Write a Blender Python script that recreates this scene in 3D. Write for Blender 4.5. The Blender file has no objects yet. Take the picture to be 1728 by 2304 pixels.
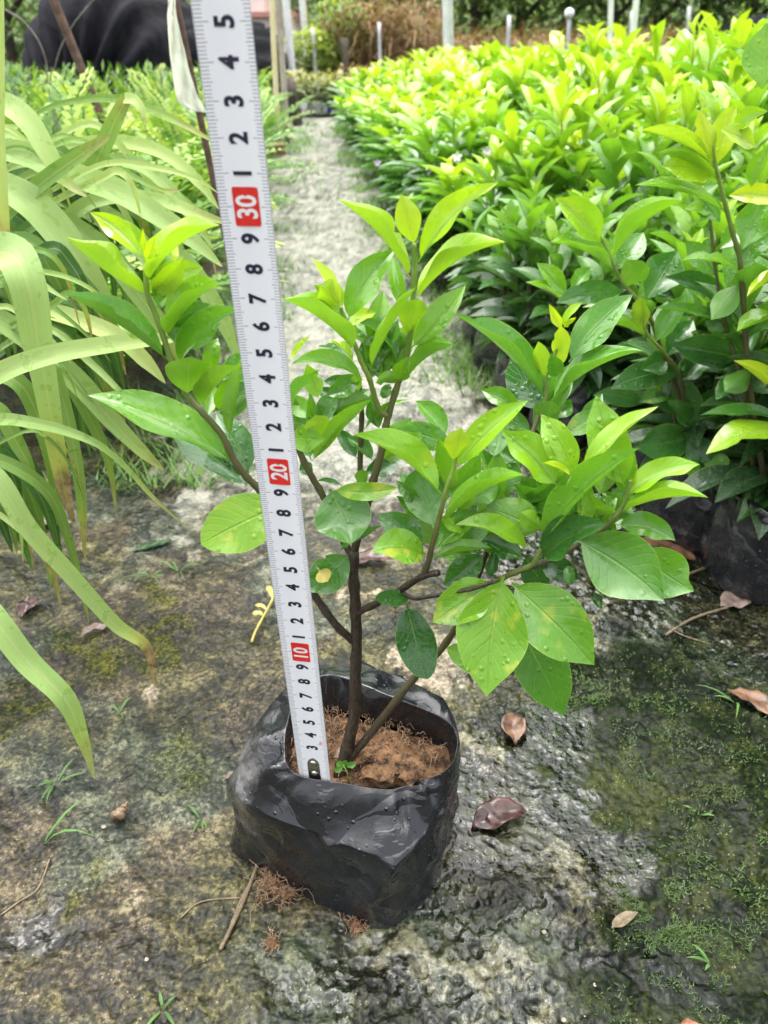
import bpy, bmesh, math, random
import numpy as np
from mathutils import Vector, Matrix, noise as mnoise

# ------------------------------------------------------------------ camera, sky, sun, exposure
SC = bpy.context.scene
COL = SC.collection
H = 0.42
PITCH = math.radians(31.0)
F, CX, CY = 1731.0, 864.0, 1152.0
cam_d = bpy.data.cameras.new("camera")
cam = bpy.data.objects.new("camera", cam_d)
COL.objects.link(cam)
cam.location = (0, 0, H)
cam.rotation_euler = (math.pi / 2 - PITCH, 0, 0)
cam_d.sensor_fit = 'VERTICAL'
cam_d.sensor_height = 36.0
cam_d.lens = F / 2304.0 * 36.0
cam_d.clip_start = 0.01
cam_d.clip_end = 500
cam_d.dof.use_dof = True
cam_d.dof.focus_distance = 0.40
cam_d.dof.aperture_fstop = 14.0
SC.camera = cam
SC.render.engine = 'CYCLES'
SC.cycles.use_adaptive_sampling = True
SC.cycles.adaptive_threshold = 0.03
SC.cycles.max_bounces = 6
SC.cycles.diffuse_bounces = 3
SC.cycles.glossy_bounces = 2
SC.cycles.transmission_bounces = 3
SC.cycles.transparent_max_bounces = 4
SC.cycles.caustics_reflective = False
SC.cycles.caustics_refractive = False

world = bpy.data.worlds.new("World")
SC.world = world
world.use_nodes = True
wn, wl = world.node_tree.nodes, world.node_tree.links
wn.clear()
sky = wn.new('ShaderNodeTexSky')
sky.sky_type = 'NISHITA'
sky.sun_disc = False
sky.sun_elevation = math.radians(78)
sky.sun_rotation = math.radians(-35)
sky.altitude = 0
sky.air_density = 1.0
sky.dust_density = 6.0
sky.ozone_density = 1.0
hsv = wn.new('ShaderNodeHueSaturation')
hsv.inputs['Saturation'].default_value = 0.22
wbg = wn.new('ShaderNodeBackground')
wbg.inputs['Strength'].default_value = 0.15
wout = wn.new('ShaderNodeOutputWorld')
wl.new(sky.outputs[0], hsv.inputs['Color'])
wl.new(hsv.outputs[0], wbg.inputs[0])
wl.new(wbg.outputs[0], wout.inputs[0])

sun_d = bpy.data.lights.new("sun", 'SUN')
sun = bpy.data.objects.new("sun", sun_d)
COL.objects.link(sun)
sun_d.energy = 1.5
sun_d.angle = math.radians(108)
sun_d.color = (1.0, 0.97, 0.92)
# light comes from nearly overhead through thin cloud
sun.rotation_euler = (math.radians(-9), math.radians(-6), 0)

SC.view_settings.view_transform = 'Standard'
SC.view_settings.look = 'None'
SC.view_settings.gamma = 1.0
SC.view_settings.use_curve_mapping = False
SC.view_settings.exposure = 1.6

# ------------------------------------------------------------------ helpers
RNG = random.Random(7)
CP, SP = math.cos(PITCH), math.sin(PITCH)


def ray(px, py):
    u = (px - CX) / F
    v = (py - CY) / F
    return Vector((u, CP - v * SP, -SP - v * CP))


def atY(px, py, Y):
    d = ray(px, py)
    return Vector((0, 0, H)) + d * (Y / d.y)


def atZ(px, py, z):
    d = ray(px, py)
    return Vector((0, 0, H)) + d * ((z - H) / d.z)


def link(o, parent=None):
    COL.objects.link(o)
    if parent is not None:
        o.parent = parent
    return o


def tag(o, label=None, cat=None, group=None, kind=None):
    if label:
        o['label'] = label
    if cat:
        o['category'] = cat
    if group:
        o['group'] = group
    if kind:
        o['kind'] = kind
    return o


def empty(name, loc, label=None, cat=None, group=None):
    o = bpy.data.objects.new(name, None)
    o.location = loc
    o.empty_display_size = 0.02
    link(o)
    tag(o, label, cat, group)
    return o


class MB:
    """collects vertices, faces, uvs and tones, then becomes ONE mesh"""

    def __init__(self):
        self.v, self.f, self.uv, self.tone = [], [], [], []

    def grid(self, rows, uvs=None, tone=0.0, close=False):
        base = len(self.v)
        n, m = len(rows), len(rows[0])
        for i, r in enumerate(rows):
            for j, p in enumerate(r):
                self.v.append(tuple(p))
                self.uv.append(uvs[i][j] if uvs else (j / max(1, m - 1), i / max(1, n - 1)))
                self.tone.append(tone)
        for i in range(n - 1):
            for j in range(m if close else m - 1):
                j2 = (j + 1) % m
                self.f.append((base + i * m + j, base + i * m + j2, base + (i + 1) * m + j2, base + (i + 1) * m + j))
        return base

    def face(self, pts, tone=0.0):
        b = len(self.v)
        for k, p in enumerate(pts):
            self.v.append(tuple(p))
            self.uv.append(((k in (1, 2)) * 1.0, (k in (2, 3)) * 1.0))
            self.tone.append(tone)
        self.f.append(tuple(range(b, b + len(pts))))

    def tube(self, pts, radii, n=8, tone=0.0, wob=0.0, cap=True):
        rows, uvs = [], []
        prev = None
        L = 0.0
        for i, p in enumerate(pts):
            a = pts[max(0, i - 1)]
            b = pts[min(len(pts) - 1, i + 1)]
            t = (Vector(b) - Vector(a)).normalized()
            if prev is None:
                s = t.cross(Vector((0.3, 1, 0.2)))
                if s.length < 1e-4:
                    s = t.cross(Vector((1, 0, 0)))
                s.normalize()
            else:
                s = (prev - t * prev.dot(t)).normalized()
            prev = s
            w = t.cross(s)
            if i:
                L += (Vector(p) - Vector(pts[i - 1])).length
            r = radii[i] if hasattr(radii, '__len__') else radii
            row = []
            for k in range(n):
                a_ = 2 * math.pi * k / n
                rr = r
                if wob:
                    q = Vector(p) * 320 + Vector((math.cos(a_), math.sin(a_), 0)) * 1.3
                    rr = r * (1 + wob * mnoise.noise(q))
                row.append(Vector(p) + (s * math.cos(a_) + w * math.sin(a_)) * rr)
            rows.append(row)
            uvs.append([(k / n, L) for k in range(n)])
        b = self.grid(rows, uvs, tone, close=True)
        if cap:
            m = len(rows)
            self.f.append(tuple(b + k for k in range(n))[::-1])
            self.f.append(tuple(b + (m - 1) * n + k for k in range(n)))

    def box(self, lo, hi, tone=0.0):
        x0, y0, z0 = lo
        x1, y1, z1 = hi
        b = len(self.v)
        for p in ((x0, y0, z0), (x1, y0, z0), (x1, y1, z0), (x0, y1, z0), (x0, y0, z1), (x1, y0, z1), (x1, y1, z1), (x0, y1, z1)):
            self.v.append(p)
            self.uv.append((0, 0))
            self.tone.append(tone)
        for f in ((3, 2, 1, 0), (4, 5, 6, 7), (0, 1, 5, 4), (1, 2, 6, 5), (2, 3, 7, 6), (3, 0, 4, 7)):
            self.f.append(tuple(b + k for k in f))

    def mesh(self, name, mat, smooth=True, tones=False):
        me = bpy.data.meshes.new(name)
        me.from_pydata(self.v, [], self.f)
        if self.uv:
            ul = me.uv_layers.new(name="UVMap")
            idx = np.empty(len(me.loops), dtype=np.int32)
            me.loops.foreach_get('vertex_index', idx)
            ul.data.foreach_set('uv', np.array(self.uv, dtype=np.float32)[idx].ravel())
        if tones:
            at = me.attributes.new('vtone', 'FLOAT', 'POINT')
            at.data.foreach_set('value', np.array(self.tone, dtype=np.float32))
        if smooth:
            me.polygons.foreach_set('use_smooth', [True] * len(me.polygons))
        if mat:
            me.materials.append(mat)
        me.update()
        return me

    def build(self, name, mat, parent=None, smooth=True, tones=False, origin=None):
        if origin is not None:
            ox, oy, oz = origin
            self.v = [(x - ox, y - oy, z - oz) for x, y, z in self.v]
        o = bpy.data.objects.new(name, self.mesh(name, mat, smooth, tones))
        if origin is not None:
            o.location = origin
        return link(o, parent)


def catmull(P, n, closed=False):
    out = []
    N = len(P)
    segs = N if closed else N - 1
    for i in range(segs):
        if closed:
            p0, p1, p2, p3 = P[(i - 1) % N], P[i], P[(i + 1) % N], P[(i + 2) % N]
        else:
            p0, p1, p2, p3 = P[max(0, i - 1)], P[i], P[i + 1], P[min(N - 1, i + 2)]
        for k in range(n):
            t = k / n
            out.append(0.5 * ((2 * p1) + (-p0 + p2) * t + (2 * p0 - 5 * p1 + 4 * p2 - p3) * t * t + (-p0 + 3 * p1 - 3 * p2 + p3) * t ** 3))
    if not closed:
        out.append(P[-1])
    return out


# ------------------------------------------------------------------ materials
def newmat(name):
    m = bpy.data.materials.new(name)
    m.use_nodes = True
    nt = m.node_tree
    nt.nodes.clear()
    return m, nt.nodes, nt.links


class NB:
    def __init__(self, name):
        self.m, self.n, self.l = newmat(name)
        self.out = self.n.new('ShaderNodeOutputMaterial')

    def node(self, t, **kw):
        x = self.n.new(t)
        for k, v in kw.items():
            setattr(x, k, v)
        return x

    def set(self, sock, v):
        if isinstance(v, bpy.types.NodeSocket):
            self.l.new(v, sock)
        else:
            if sock.type == 'RGBA' and len(v) == 3:
                v = (*v, 1)
            sock.default_value = v

    def math(self, op, a, b=0.5, clamp=False):
        x = self.node('ShaderNodeMath', operation=op, use_clamp=clamp)
        self.set(x.inputs[0], a)
        self.set(x.inputs[1], b)
        return x.outputs[0]

    def mix(self, fac, a, b, blend='MIX'):
        x = self.node('ShaderNodeMix', data_type='RGBA', blend_type=blend)
        self.set(x.inputs[0], fac)
        self.set(x.inputs[6], a)
        self.set(x.inputs[7], b)
        return x.outputs[2]

    def noise(self, scale, vec=None, detail=4, rough=0.55, dist=0.0):
        x = self.node('ShaderNodeTexNoise')
        x.inputs['Scale'].default_value = scale
        x.inputs['Detail'].default_value = detail
        x.inputs['Roughness'].default_value = rough
        x.inputs['Distortion'].default_value = dist
        if vec is not None:
            self.l.new(vec, x.inputs['Vector'])
        return x.outputs[0]

    def voro(self, scale, vec=None, feature='F1', out=0):
        x = self.node('ShaderNodeTexVoronoi', feature=feature)
        x.inputs['Scale'].default_value = scale
        if vec is not None:
            self.l.new(vec, x.inputs['Vector'])
        return x.outputs[out]

    def ramp(self, fac, stops, interp='LINEAR'):
        x = self.node('ShaderNodeValToRGB')
        x.color_ramp.interpolation = interp
        el = x.color_ramp.elements
        while len(el) < len(stops):
            el.new(0.5)
        for e, (p, c) in zip(el, stops):
            e.position = p
            e.color = (*c, 1) if len(c) == 3 else c
        self.set(x.inputs[0], fac)
        return x.outputs[0]

    def step(self, v, lo, hi):
        x = self.node('ShaderNodeMapRange', interpolation_type='SMOOTHSTEP')
        self.set(x.inputs[0], v)
        x.inputs[1].default_value = lo
        x.inputs[2].default_value = hi
        return x.outputs[0]

    def bump(self, h, strength=0.5, dist=0.001, normal=None):
        x = self.node('ShaderNodeBump')
        x.inputs['Strength'].default_value = strength
        x.inputs['Distance'].default_value = dist
        self.l.new(h, x.inputs['Height'])
        if normal is not None:
            self.l.new(normal, x.inputs['Normal'])
        return x.outputs[0]

    def bsdf(self, color, rough=0.5, normal=None, spec=0.5, metal=0.0, coat=0.0):
        x = self.node('ShaderNodeBsdfPrincipled')
        self.set(x.inputs['Base Color'], color)
        self.set(x.inputs['Roughness'], rough)
        self.set(x.inputs['Specular IOR Level'], spec)
        x.inputs['Metallic'].default_value = metal
        if coat:
            x.inputs['Coat Weight'].default_value = coat
            x.inputs['Coat Roughness'].default_value = 0.08
        if normal is not None:
            self.l.new(normal, x.inputs['Normal'])
        return x.outputs[0]

    def trans(self, color, shader, fac, normal=None):
        t = self.node('ShaderNodeBsdfTranslucent')
        self.set(t.inputs[0], color)
        mx = self.node('ShaderNodeMixShader')
        self.set(mx.inputs[0], fac)
        self.l.new(shader, mx.inputs[1])
        self.l.new(t.outputs[0], mx.inputs[2])
        return mx.outputs[0]

    def done(self, shader):
        self.l.new(shader, self.out.inputs[0])
        return self.m

    def coord(self, which='Object'):
        return self.node('ShaderNodeTexCoord').outputs[which]

    def attr(self, name, kind='GEOMETRY', out='Fac'):
        x = self.node('ShaderNodeAttribute', attribute_type=kind)
        x.attribute_name = name
        return x.outputs[out]

    def sep(self, v):
        x = self.node('ShaderNodeSeparateXYZ')
        self.l.new(v, x.inputs[0])
        return x.outputs


def leaf_material(name, stops, drops=1.0, rough=0.30, trans=0.34, veins=True, under=(0.16, 0.30, 0.06), bumpdist=0.0006, vein_n=9.0, drop_scale=230):
    b = NB(name)
    tone = b.math('ADD', b.attr('tone', 'OBJECT'), b.attr('vtone'))
    oi = b.node('ShaderNodeObjectInfo')
    co = b.coord('Object')
    uv = b.sep(b.coord('UV'))
    big = b.noise(38, co, 3)
    tone2 = b.math('ADD', tone, b.math('MULTIPLY', b.math('SUBTRACT', big, 0.5), 0.30))
    tone2 = b.math('ADD', tone2, b.math('MULTIPLY', b.math('SUBTRACT', oi.outputs['Random'], 0.5), 0.10))
    col = b.ramp(tone2, stops)
    cen = b.math('ABSOLUTE', b.math('SUBTRACT', uv[0], 0.5))
    if veins:
        mid = b.math('SUBTRACT', 1.0, b.step(cen, 0.006, 0.030))
        wav = b.math('SINE', b.math('ADD', b.math('MULTIPLY', b.math('SUBTRACT', uv[1], b.math('MULTIPLY', cen, 0.55)), vein_n * 6.283), b.math('MULTIPLY', big, 7.0)))
        vn = b.step(wav, 0.90, 1.0)
        col = b.mix(b.math('MULTIPLY', b.math('MULTIPLY', mid, b.math('SUBTRACT', 1.0, uv[1])), 0.42), col, (0.36, 0.52, 0.14))
        col = b.mix(b.math('MULTIPLY', vn, 0.045), col, (0.36, 0.52, 0.12))
        net = b.step(b.voro(420, co, 'DISTANCE_TO_EDGE'), 0.10, 0.02)
        col = b.mix(b.math('MULTIPLY', net, 0.09), col, (0.34, 0.50, 0.12))
        edge = b.step(cen, 0.478, 0.498)
        col = b.mix(b.math('MULTIPLY', edge, 0.36), col, (0.52, 0.60, 0.12))
    # yellowed blotches and tiny dark specks on some leaves
    if drops:
        spot = b.attr('spot', 'OBJECT')
        bl = b.step(b.noise(95, co, 2), 0.56, 0.72)
        col = b.mix(b.math('MULTIPLY', bl, spot), col, (0.56, 0.58, 0.07))
        spk = b.step(b.voro(210, co), 0.10, 0.055)
        pick = b.step(b.noise(60, co, 1), 0.60, 0.66)
        col = b.mix(b.math('MULTIPLY', b.math('MULTIPLY', spk, pick), 0.75), col, (0.05, 0.03, 0.01))
    geo = b.node('ShaderNodeNewGeometry')
    back = geo.outputs['Backfacing']
    col = b.mix(b.math('MULTIPLY', back, 0.38), col, b.mix(0.55, col, under))
    film = b.noise(30, co, 3, 0.55, 0.5)
    if drops:
        # raindrops: rounded beads of relief with a wetter sheen
        v = b.voro(drop_scale, co)
        gate = b.step(b.noise(drop_scale * 0.30, co, 1), 0.46, 0.60)
        bead = b.math('MULTIPLY', b.step(v, 0.34, 0.10), gate)
        bead = b.math('MULTIPLY', bead, b.math('SUBTRACT', 1.0, b.math('MULTIPLY', back, 0.6)))
        wetf = b.step(film, 0.50, 0.56)
        ro = b.math('SUBTRACT', rough + 0.04, b.math('MULTIPLY', wetf, 0.17))
        ro = b.math('SUBTRACT', ro, b.math('MULTIPLY', bead, 0.2 * drops))
        ro = b.math('MAXIMUM', b.math('ADD', ro, b.math('MULTIPLY', back, 0.22)), 0.06)
        hgt = b.math('MULTIPLY', bead, drops)
        hgt = b.math('ADD', hgt, b.math('MULTIPLY', wetf, 0.25))
        hgt = b.math('ADD', hgt, b.math('MULTIPLY', film, 2.6))
        hgt = b.math('ADD', hgt, b.math('MULTIPLY', b.noise(160, co, 2), 0.30))
        if veins:
            hgt = b.math('SUBTRACT', hgt, b.math('MULTIPLY', mid, 0.7))
            hgt = b.math('SUBTRACT', hgt, b.math('MULTIPLY', b.step(wav, 0.6, 1.0), 0.15))
        nrm = b.bump(hgt, 0.75, bumpdist)
    else:
        ro, nrm = rough, None
    sh = b.bsdf(col, ro, nrm, spec=0.65 if drops else 0.35, coat=0.5 if drops else 0.0)
    tc = b.mix(0.55, col, b.mix(1.0, col, (1.35, 1.40, 0.25), 'MULTIPLY'))
    return b.done(b.trans(tc, sh, trans))


STOPS = [(0.0, (0.016, 0.068, 0.020)), (0.25, (0.036, 0.155, 0.024)), (0.5, (0.100, 0.295, 0.020)),
         (0.72, (0.215, 0.44, 0.018)), (0.88, (0.345, 0.54, 0.016)), (1.0, (0.47, 0.61, 0.018))]
M_LEAF = leaf_material('sapling_leaf', STOPS, rough=0.24)
M_LEAF_FAR = leaf_material('shrub_leaf', STOPS, drops=0.5, drop_scale=180)
STRAP_STOPS = [(0.0, (0.020, 0.075, 0.022)), (0.3, (0.085, 0.22, 0.045)), (0.55, (0.22, 0.38, 0.08)),
               (0.8, (0.39, 0.56, 0.20)), (1.0, (0.54, 0.66, 0.23))]


def strap_material():
    b = NB('strap_leaf')
    tone = b.math('ADD', b.attr('tone', 'OBJECT'), b.attr('vtone'))
    co = b.coord('Object')
    uv = b.node('ShaderNodeTexCoord').outputs['UV']
    s = b.sep(uv)
    mp = b.node('ShaderNodeMapping')
    mp.inputs['Scale'].default_value = (34, 1.2, 1)
    b.l.new(uv, mp.inputs[0])
    st = b.noise(3.0, mp.outputs[0], 3)
    col = b.ramp(b.math('ADD', tone, b.math('MULTIPLY', b.math('SUBTRACT', st, 0.5), 0.22)), STRAP_STOPS)
    # wet patches with crisp edges, a darker green than the rest of the blade
    wet = b.step(b.noise(95, co, 3, 0.55, 0.6), 0.60, 0.65)
    col = b.mix(b.math('MULTIPLY', wet, 0.45), col, b.mix(1.0, col, (0.62, 0.80, 0.35), 'MULTIPLY'))
    # browned tip on some leaves
    dead = b.math('MULTIPLY', b.attr('dead', 'OBJECT'), b.step(b.math('ADD', s[1], b.math('MULTIPLY', b.noise(60, co, 2), 0.22)), 0.88, 0.98))
    yel = b.math('MULTIPLY', b.attr('dead', 'OBJECT'), b.step(s[1], 0.60, 0.92))
    col = b.mix(b.math('MULTIPLY', yel, 0.8), col, (0.60, 0.55, 0.08))
    col = b.mix(dead, col, b.ramp(b.noise(130, co, 3), [(0.3, (0.10, 0.05, 0.03)), (0.7, (0.50, 0.36, 0.24))]))
    hg = b.math('ADD', b.math('MULTIPLY', st, 1.0), b.math('MULTIPLY', b.noise(300, co, 2), 0.3))
    nrm = b.bump(hg, 0.6, 0.0010)
    ro = b.math('SUBTRACT', 0.30, b.math('MULTIPLY', wet, 0.10))
    ml = b.math('SUBTRACT', 1.0, b.step(b.math('ABSOLUTE', b.math('SUBTRACT', s[0], 0.5)), 0.01, 0.07))
    col = b.mix(b.math('MULTIPLY', ml, 0.35), col, (0.55, 0.62, 0.25))
    sh = b.bsdf(col, ro, nrm, spec=0.45)
    tc = b.mix(0.5, col, b.mix(1.0, col, (1.3, 1.3, 0.4), 'MULTIPLY'))
    return b.done(b.trans(tc, sh, 0.25))


M_STRAP = strap_material()
FERN_STOPS = [(0.0, (0.018, 0.06, 0.014)), (0.4, (0.065, 0.17, 0.032)), (0.7, (0.17, 0.32, 0.06)), (1.0, (0.42, 0.52, 0.12))]
M_FERN = leaf_material('fern_leaf', FERN_STOPS, drops=0.0, rough=0.45, veins=False, trans=0.35)
FOREST_STOPS = [(0.0, (0.10, 0.17, 0.07)), (0.35, (0.18, 0.28, 0.10)), (0.7, (0.28, 0.40, 0.13)), (1.0, (0.46, 0.54, 0.10))]
M_FOREST = leaf_material('tree_leaf', FOREST_STOPS, drops=0.0, rough=0.4, veins=False, trans=0.40)
HEDGE_STOPS = [(0.0, (0.03, 0.06, 0.025)), (0.4, (0.12, 0.18, 0.08)), (0.7, (0.34, 0.38, 0.20)), (1.0, (0.52, 0.46, 0.18))]
M_HEDGE = leaf_material('hedge_leaf', HEDGE_STOPS, drops=0.0, rough=0.5, veins=False, trans=0.25)
GRASS_STOPS = [(0.0, (0.03, 0.075, 0.025)), (0.5, (0.09, 0.20, 0.05)), (1.0, (0.20, 0.34, 0.09))]
MOSS_STOPS = [(0.0, (0.005, 0.012, 0.004)), (0.5, (0.015, 0.028, 0.007)), (1.0, (0.050, 0.060, 0.014))]
M_MOSS = leaf_material('moss', MOSS_STOPS, drops=0.0, rough=0.5, veins=False, trans=0.15)
M_GRASS = leaf_material('grass_blade', GRASS_STOPS, drops=0.0, rough=0.4, veins=False, trans=0.3)
DRY_STOPS = [(0.0, (0.09, 0.045, 0.022)), (0.5, (0.25, 0.13, 0.07)), (1.0, (0.48, 0.32, 0.18))]
M_DRY = leaf_material('dry_blade', DRY_STOPS, drops=0.0, rough=0.7, veins=False, trans=0.15)


def simple(name, col_a, col_b, scale, rough=0.6, bump=0.3, dist=0.001, spec=0.5, metal=0.0, detail=5, coat=0.0, rvar=0.15):
    b = NB(name)
    co = b.coord('Object')
    n = b.noise(scale, co, detail, 0.62)
    n2 = b.noise(scale * 4.7, co, 3)
    f = b.math('ADD', b.math('MULTIPLY', n, 0.7), b.math('MULTIPLY', n2, 0.3))
    col = b.mix(b.step(f, 0.35, 0.65), col_a, col_b)
    ro = b.math('ADD', rough - rvar * 0.5, b.math('MULTIPLY', n2, rvar))
    return b.done(b.bsdf(col, ro, b.bump(f, bump, dist), spec, metal, coat))


def bark_material():
    b = NB('bark')
    co = b.coord('Object')
    uv = b.coord('UV')
    mp = b.node('ShaderNodeMapping')
    mp.inputs['Scale'].default_value = (1, 1, 0.35)
    b.l.new(co, mp.inputs[0])
    n = b.noise(900, mp.outputs[0], 5, 0.65)
    n2 = b.noise(120, co, 3)
    green = b.math('ADD', b.attr('tone', 'OBJECT'), b.attr('vtone'))
    col = b.mix(b.step(n, 0.35, 0.7), (0.010, 0.007, 0.005), (0.060, 0.040, 0.024))
    len_ = b.step(b.voro(650, co), 0.16, 0.08)
    col = b.mix(b.math('MULTIPLY', len_, 0.55), col, (0.26, 0.20, 0.14))
    gcol = b.mix(n2, (0.10, 0.18, 0.03), (0.26, 0.36, 0.07))
    bcol = b.mix(n2, (0.05, 0.045, 0.02), (0.12, 0.11, 0.04))
    col = b.mix(b.step(green, 0.05, 0.45), col, bcol)
    col = b.mix(b.step(green, 0.45, 0.95), col, gcol)
    return b.done(b.bsdf(col, 0.45, b.bump(n, 0.6, 0.0005), 0.45))


M_BARK = bark_material()


def film_material(name='black_film', dusty=1.0):
    b = NB(name)
    co = b.coord('Object')
    dust = b.attr('vtone')
    n = b.noise(34, co, 5, 0.6)
    n2 = b.noise(420, co, 4, 0.6)
    sc = b.noise(110, co, 3, 0.6, 1.5)
    d = b.math('MULTIPLY', b.step(b.math('ADD', b.math('ADD', b.math('MULTIPLY', n, 0.75), b.math('MULTIPLY', n2, 0.25)), b.math('MULTIPLY', dust, 0.34)), 0.70, 1.0), 0.42 * dusty)
    d = b.math('ADD', d, b.math('MULTIPLY', b.step(n2, 0.66, 0.80), 0.08))
    d = b.math('ADD', d, b.math('MULTIPLY', b.step(b.voro(520, co), 0.10, 0.05), 0.20))
    col = b.mix(d, (0.008, 0.009, 0.012), (0.34, 0.33, 0.32))
    wet = b.step(b.noise(46, co, 3, 0.5, 0.8), 0.50, 0.56)
    ro = b.math('ADD', 0.20, b.math('MULTIPLY', n2, 0.12))
    ro = b.math('SUBTRACT', ro, b.math('MULTIPLY', wet, 0.12))
    ro = b.math('ADD', ro, b.math('MULTIPLY', d, 0.6))
    bead = b.step(b.voro(230, co), 0.28, 0.10)
    bead = b.math('MULTIPLY', bead, b.step(b.noise(60, co, 1), 0.55, 0.62))
    ro = b.math('SUBTRACT', ro, b.math('MULTIPLY', bead, 0.2))
    wv = b.node('ShaderNodeVectorMath', operation='ADD')
    nz = b.node('ShaderNodeTexNoise')
    nz.inputs['Scale'].default_value = 30
    b.l.new(co, nz.inputs['Vector'])
    sc3 = b.node('ShaderNodeVectorMath', operation='SCALE')
    sc3.inputs['Scale'].default_value = 0.030
    b.l.new(nz.outputs['Color'], sc3.inputs[0])
    b.l.new(co, wv.inputs[0])
    b.l.new(sc3.outputs[0], wv.inputs[1])
    cre = b.math('MINIMUM', b.voro(24, wv.outputs[0], 'DISTANCE_TO_EDGE'), 0.35)
    h = b.math('ADD', b.math('MULTIPLY', cre, 8.0), b.math('MULTIPLY', bead, 0.9))
    h = b.math('ADD', h, b.math('MULTIPLY', n2, 0.12))
    h = b.math('ADD', h, b.math('MULTIPLY', wet, 0.25))
    return b.done(b.bsdf(col, b.math('MAXIMUM', ro, 0.07), b.bump(h, 0.6, 0.0013), 0.75))


M_FILM = film_material()
M_NET = simple('black_shade_net', (0.004, 0.004, 0.006), (0.013, 0.013, 0.018), 14, rough=0.85, bump=0.4, dist=0.01, spec=0.08)
M_SOIL = simple('coir_soil', (0.016, 0.009, 0.005), (0.23, 0.125, 0.062), 170, rough=0.75, bump=0.9, dist=0.004, spec=0.25, detail=8)
M_COIR = simple('coir_fibre', (0.085, 0.045, 0.024), (0.30, 0.19, 0.105), 300, rough=0.7, bump=0.2)
M_STEEL = simple('hook_steel', (0.42, 0.40, 0.36), (0.58, 0.56, 0.52), 260, rough=0.28, bump=0.05, metal=1.0)
M_RUST = simple('rusty_rod', (0.055, 0.032, 0.026), (0.15, 0.085, 0.065), 90, rough=0.8, bump=0.5, dist=0.002)
M_PIPE = simple('white_pipe', (0.62, 0.64, 0.66), (0.80, 0.81, 0.82), 5, rough=0.4, bump=0.05)
M_BOTTLE = simple('white_bottle', (0.74, 0.76, 0.80), (0.84, 0.85, 0.88), 20, rough=0.3, bump=0.0)
M_GALV = simple('galvanised_pipe', (0.40, 0.42, 0.44), (0.60, 0.61, 0.63), 6, rough=0.45, bump=0.05)
M_BAMBOO = simple('bamboo', (0.60, 0.50, 0.30), (0.76, 0.66, 0.44), 7, rough=0.55, bump=0.1)
M_WOOD = simple('grey_wood', (0.30, 0.25, 0.22), (0.46, 0.40, 0.36), 12, rough=0.8, bump=0.4, dist=0.004)
M_TRUNK = simple('tree_bark', (0.035, 0.028, 0.022), (0.12, 0.10, 0.08), 9, rough=0.85, bump=0.6, dist=0.02)
M_BROWNLEAF = simple('fallen_brown_leaf', (0.050, 0.025, 0.014), (0.17, 0.090, 0.048), 65, rough=0.38, bump=0.5, dist=0.001)
M_REDLEAF = simple('fallen_maroon_leaf', (0.022, 0.008, 0.007), (0.070, 0.026, 0.022), 60, rough=0.22, bump=0.5, dist=0.001)
M_GREYLEAF = simple('fallen_grey_leaf', (0.10, 0.07, 0.055), (0.26, 0.19, 0.16), 70, rough=0.5, bump=0.5, dist=0.001)
M_YELLEAF = simple('fallen_yellow_leaf', (0.26, 0.22, 0.035), (0.40, 0.34, 0.08), 90, rough=0.35, bump=0.3)
M_STRAW = simple('dry_straw', (0.085, 0.062, 0.036), (0.20, 0.155, 0.095), 220, rough=0.7, bump=0.3)
M_STONE = simple('pebble', (0.18, 0.155, 0.115), (0.40, 0.36, 0.29), 300, rough=0.5, bump=0.4)
M_SHELL = simple('shell', (0.07, 0.04, 0.022), (0.28, 0.19, 0.11), 420, rough=0.4, bump=0.4)
M_BRICK = simple('fired_clay', (0.13, 0.05, 0.028), (0.30, 0.13, 0.07), 120, rough=0.7, bump=0.6, dist=0.002)
M_LILAC = simple('lilac_petal', (0.66, 0.50, 0.78), (0.80, 0.70, 0.88), 60, rough=0.5, bump=0.1)
M_WHITEPETAL = simple('white_petal', (0.74, 0.72, 0.74), (0.84, 0.83, 0.84), 60, rough=0.5, bump=0.1)
M_WALL = simple('house_wall', (0.66, 0.60, 0.56), (0.80, 0.77, 0.74), 1.2, rough=0.8, bump=0.05)
M_REDROOF = simple('red_roof', (0.45, 0.20, 0.17), (0.58, 0.32, 0.28), 2, rough=0.7, bump=0.2)
M_WINDOW = simple('window_pane', (0.06, 0.07, 0.09), (0.14, 0.15, 0.18), 2, rough=0.1, bump=0.0)
M_BLUECAP = simple('blue_plastic', (0.03, 0.08, 0.45), (0.05, 0.12, 0.55), 30, rough=0.35, bump=0.0)
M_WIRE = simple('thin_wire', (0.10, 0.09, 0.085), (0.22, 0.20, 0.18), 40, rough=0.5, bump=0.0)
M_BANK = simple('hillside_earth', (0.10, 0.14, 0.06), (0.20, 0.26, 0.11), 0.8, rough=0.9, bump=0.5, dist=0.1)


def plastic_strip():
    b = NB('white_plastic_strip')
    co = b.coord('Object')
    n = b.noise(22, co, 4)
    col = b.mix(n, (0.74, 0.76, 0.66), (0.84, 0.85, 0.78))
    sh = b.bsdf(col, 0.35, b.bump(n, 0.5, 0.01), 0.5)
    return b.done(b.trans((0.82, 0.84, 0.72), sh, 0.4))


M_STRIP = plastic_strip()


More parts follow.
